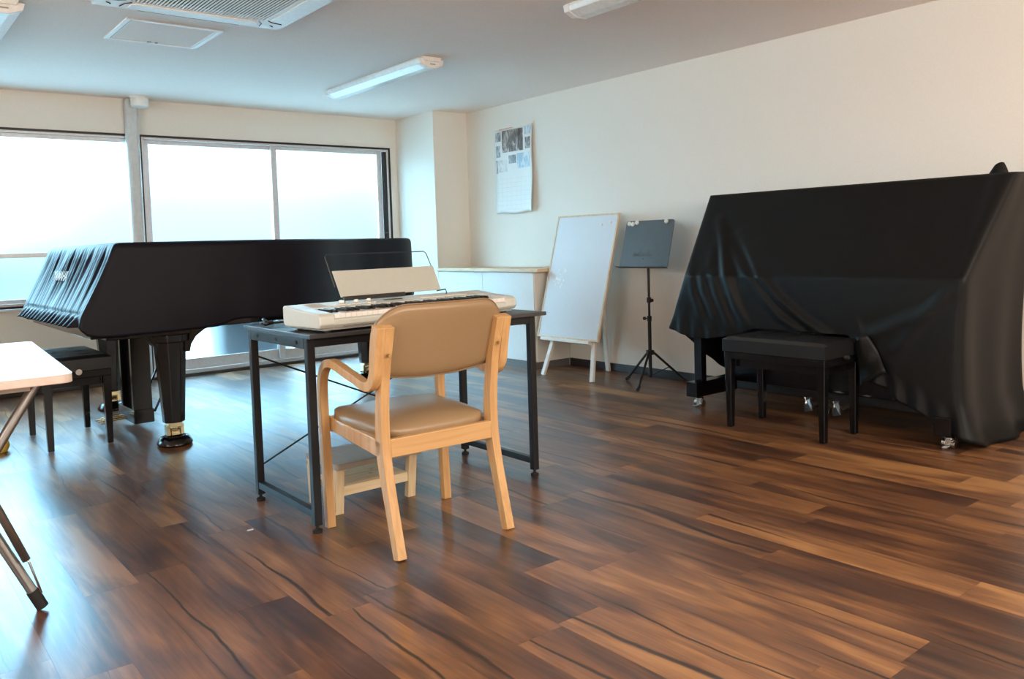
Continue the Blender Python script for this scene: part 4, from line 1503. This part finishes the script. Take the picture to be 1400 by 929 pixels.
# cover: a top sheet, side walls, a sloping front with gathers and a ruffle
def grand_cover():
    ZL = 1.086
    # closed ring, starting at the near front corner, along the near side, tail, spine, then the front
    side = [(1.05, 4.435), (1.15, 4.435), (1.25, 4.435), (1.35, 4.435), (1.45, 4.435)] + [(p[0] , p[1]) for p in inset(full, -0.012)[2:-2]] + [(1.4, 6.095), (1.3, 6.095), (1.2, 6.095), (1.1, 6.095), (1.05, 6.095)]
    # resample evenly
    def resample(P, n):
        L = [0]
        for a, b in zip(P[:-1], P[1:]):
            L.append(L[-1] + math.dist(a, b))
        out, k = [], 0
        for i in range(n + 1):
            t = L[-1] * i / n
            while k < len(L) - 2 and L[k + 1] < t:
                k += 1
            f = (t - L[k]) / max(1e-9, L[k + 1] - L[k])
            out.append((P[k][0] + (P[k + 1][0] - P[k][0]) * f, P[k][1] + (P[k + 1][1] - P[k][1]) * f))
        return out
    nS, nF = 150, 440
    S = resample(side, nS)
    ring_top = S + [(1.05, 6.095 + (4.435 - 6.095) * i / nF) for i in range(1, nF)]
    n = len(ring_top)
    nV = 34
    rows = []
    rs = random.Random(5)
    ph = [rs.uniform(0, 6.28) for _ in range(6)]
    for j in range(nV + 1):
        v = j / nV
        row = []
        for c, (x, y) in enumerate(ring_top):
            front = c > nS
            if not front:
                hem = 0.655 + 0.010 * math.sin(x * 9) if x > 1.6 else 0.622 + 0.02 * (x - 1.05)
                if x > 1.62 and y < 5.8:
                    hem += 0.010 * ((x * 7.3) % 1.0)
                sh = max(0, 1 - (x - 1.05) / 0.22)      # the side near the front corner leans forward
                z = ZL + (hem - ZL) * v
                sx2 = x - 0.165 * sh * v
                sgn = -1 if y < 5.2 else 1
                d = 0.010 * v * math.sin(x * 8.0 + ph[0]) + 0.004 * v * math.sin(x * 23 + ph[1])
                row.append((sx2 + (0.02 * v if x > 3.2 else 0), y + sgn * (0.012 * v + d * 0.6), z))
            else:
                t = (c - nS) / nF        # 0 at the far corner, 1 near
                hem = 0.662 + 0.018 * t
                z = ZL + (hem - ZL) * v
                fx = 1.05 - 0.165 * min(1, v / 0.86) ** 1.15
                if v > 0.86:
                    fx -= 0.012 * (v - 0.86) / 0.14
                g = 0.0055 * math.sin(y * 73 + ph[2] + 2.2 * math.sin(y * 7 + v)) + 0.0048 * math.sin(y * 121 + ph[3] + 2.0 * math.sin(y * 11 + 1.5 * v)) + 0.005 * math.sin(y * 29 + ph[4] + v * 3)
                g *= min(1, v * 5) * (0.6 + 0.4 * math.cos(v * 3))
                g += 0.018 * math.exp(-((y - 5.25) / 0.06) ** 2) * math.sin(pi * min(1, v / 0.86)) * -0.5
                if v > 0.86:
                    q = (v - 0.86) / 0.14
                    g = g * (1 - q) + 0.032 * q * math.sin(y * 60) + 0.010 * q
                if abs(v - 0.86) < 0.02:
                    g -= 0.010
                edge = min(1, min(t, 1 - t) * 20)
                row.append((fx - g * edge, y, z))
        rows.append(row)
    rows = [smooth_closed(r) for r in rows]
    fine = []
    for a_, b_ in zip(rows[:-1], rows[1:]):
        fine.append(a_)
        if len(fine) < 9:
            for q in (1, 2, 3):
                fine.append([tuple(p[k] + (p2[k] - p[k]) * q / 4 for k in range(3)) for p, p2 in zip(a_, b_)])
    rows = fine + [rows[-1]]
    for i_, r in enumerate(rows):
        h_ = ZL - r[0][2]
        if h_ < 0.035:
            ins = 0.022 * (1 - math.sqrt(max(0, 1 - (1 - h_ / 0.035) ** 2)))
            out_ = []
            for p in r:
                dd = math.hypot(p[0] - 1.9, p[1] - 5.3)
                out_.append((p[0] - (p[0] - 1.9) / dd * ins, p[1] - (p[1] - 5.3) / dd * ins, p[2]))
            rows[i_] = out_
    # rounded lid edge: pull the first row in and add a slightly lower one
    cx_, cy_ = 1.9, 5.3
    top = []
    for f, dz in ((0.0, 0.004), (0.35, 0.004), (0.7, 0.004), (0.9, 0.004), (0.985, 0.003)):
        top.append([(cx_ + (p[0] - cx_) * f, cy_ + (p[1] - cy_) * f, ZL + dz) for p in rows[0]])
    mb = MB()
    mb.grid(top + rows, closed=True)
    return mb


def smooth_closed(P):
    n = len(P)
    for _ in range(2):
        P = [tuple(0.6 * P[i][k] + 0.2 * (P[i - 1][k] + P[(i + 1) % n][k]) for k in range(3)) for i in range(n)]
    return P


gco = grand_cover().build('piano_cover', M['cloth_grand'], smooth=True, solid=0.003, base=(1.9, 5.3, 1.09))
tag(gco, 'black satin cover with a gathered, ruffled front lying over the grand piano', 'cover')
# embroidered white name mark on the front slope
try:
    cu = bpy.data.curves.new('embroidery_text', 'FONT')
    cu.body = 'YAMAHA'
    cu.size = 0.060
    cu.extrude = 0.0008
    cu.align_x = 'CENTER'
    cu.align_y = 'CENTER'
    cu.offset = 0.0004
    to = bpy.data.objects.new('embroidery_tmp', cu)
    COL.objects.link(to)
    bpy.context.view_layer.update()
    me = bpy.data.meshes.new_from_object(to.evaluated_get(bpy.context.evaluated_depsgraph_get()))
    bpy.data.objects.remove(to)
    me.materials.clear()
    me.materials.append(M['emblem'])
    eo = bpy.data.objects.new('embroidered_mark', me)
    COL.objects.link(eo)
    eo.parent = gco
    # text x -> world -y, text y -> up the slope
    ux = Vector((0, -1, 0))
    uy = Vector((0.165, 0, 0.42)).normalized()
    uz = ux.cross(uy)
    ux = ux * 1.5
    R_ = Matrix(((ux.x, uy.x * 1.35, uz.x, 0), (ux.y, uy.y * 1.35, uz.y, 0), (ux.z, uy.z * 1.35, uz.z, 0), (0, 0, 0, 1)))
    pos = Vector((0.958, 5.29, 0.918)) - Vector((1.9, 5.3, 1.09))
    eo.matrix_local = Matrix.Translation(pos) @ R_
except Exception as e:
    print('text', e)

# ------------------------------------------------------------------ white folding table at the left edge
wt = thing('folding_table', 'white-topped folding table with crossed steel tube legs, cut by the left edge', 'table', (-0.1, 3.15, 0))
TZ = 0.70
cor = [(-0.62, 2.62), (0.488, 2.595), (0.560, 3.735), (-0.55, 3.76)]


def round_poly(P, r, n=5):
    out = []
    m = len(P)
    for i in range(m):
        a, b, c = Vector(P[i - 1]), Vector(P[i]), Vector(P[(i + 1) % m])
        p, q = b + (a - b).normalized() * r, b + (c - b).normalized() * r
        for k in range(n + 1):
            t = k / n
            out.append(tuple((1 - t) ** 2 * p + 2 * t * (1 - t) * b + t * t * q))
    return out


tp_ = round_poly(cor, 0.035)
MB().prism(tp_, 'z', TZ - 0.003, TZ).build('table_top', M['table_white'], wt)
MB().prism(tp_, 'z', TZ - 0.026, TZ - 0.003).build('edge_band', M['table_edge'], wt, bevel=0.003)
MB().box(-0.5, 0.40, 2.74, 2.76, TZ - 0.056, TZ - 0.026).build('under_rail', M['steel'], wt)
MB().box(-0.5, 0.40, 3.56, 3.58, TZ - 0.056, TZ - 0.026).build('under_rail', M['steel'], wt)
# crossed tubes, near pair and far pair
for k, (p, q) in enumerate((((0.10, 2.74, 0.672), (0.382, 2.73, 0.035)), ((0.432, 2.79, 0.672), (0.03, 2.77, 0.035)),
                            ((0.10, 3.58, 0.672), (0.34, 3.58, 0.035)), ((0.44, 3.55, 0.672), (0.03, 3.55, 0.035)))):
    o = MB().tube([p, q], 0.0145, 12).build('leg', M['steel'], wt, smooth=True, auto=40)
    q = Vector(q)
    d = (q - Vector(p)).normalized()
    MB().tube([q - d * 0.03, q + d * 0.03], 0.0172, 12).build('rubber_tip', M['rubber'], o, smooth=True, auto=40)
MB().tube([(0.166, 2.72, 0.672), (0.359, 2.715, 0.160)], 0.0115, 10).build('leg_brace', M['steel'], wt, smooth=True)
MB().tube([(0.357, 2.715, 0.166), (0.366, 2.715, 0.150), (0.392, 2.722, 0.052), (0.384, 2.73, 0.045)], 0.0035, 8).build('brace_wire', M['chrome'], wt, smooth=True)
MB().tube([(0.03, 2.77, 0.05), (0.03, 3.55, 0.05)], 0.010, 8).build('stretcher', M['steel'], wt, smooth=True)

ye = MB().lathe([(0, 0), (0.05, 0.002), (0.062, 0.03), (0.056, 0.062), (0.03, 0.085), (0, 0.09)], (0.575, 5.13, 0), 20)
tag(ye.build('toy_ball', M['yellow'], smooth=True, auto=60, base=(0.575, 5.13, 0)), 'small yellow rounded object on the floor at the left edge, behind the table leg', 'toy')
tag(MB().prism(rrect(1.098, 1.122, 2.96, 2.972, 0.005), 'z', 0.0004, 0.0016).build('film_scrap', M['sheet'], base=(1.1, 2.97, 0)), 'tiny shiny scrap of film on the dark floor left of the armchair', 'scrap')
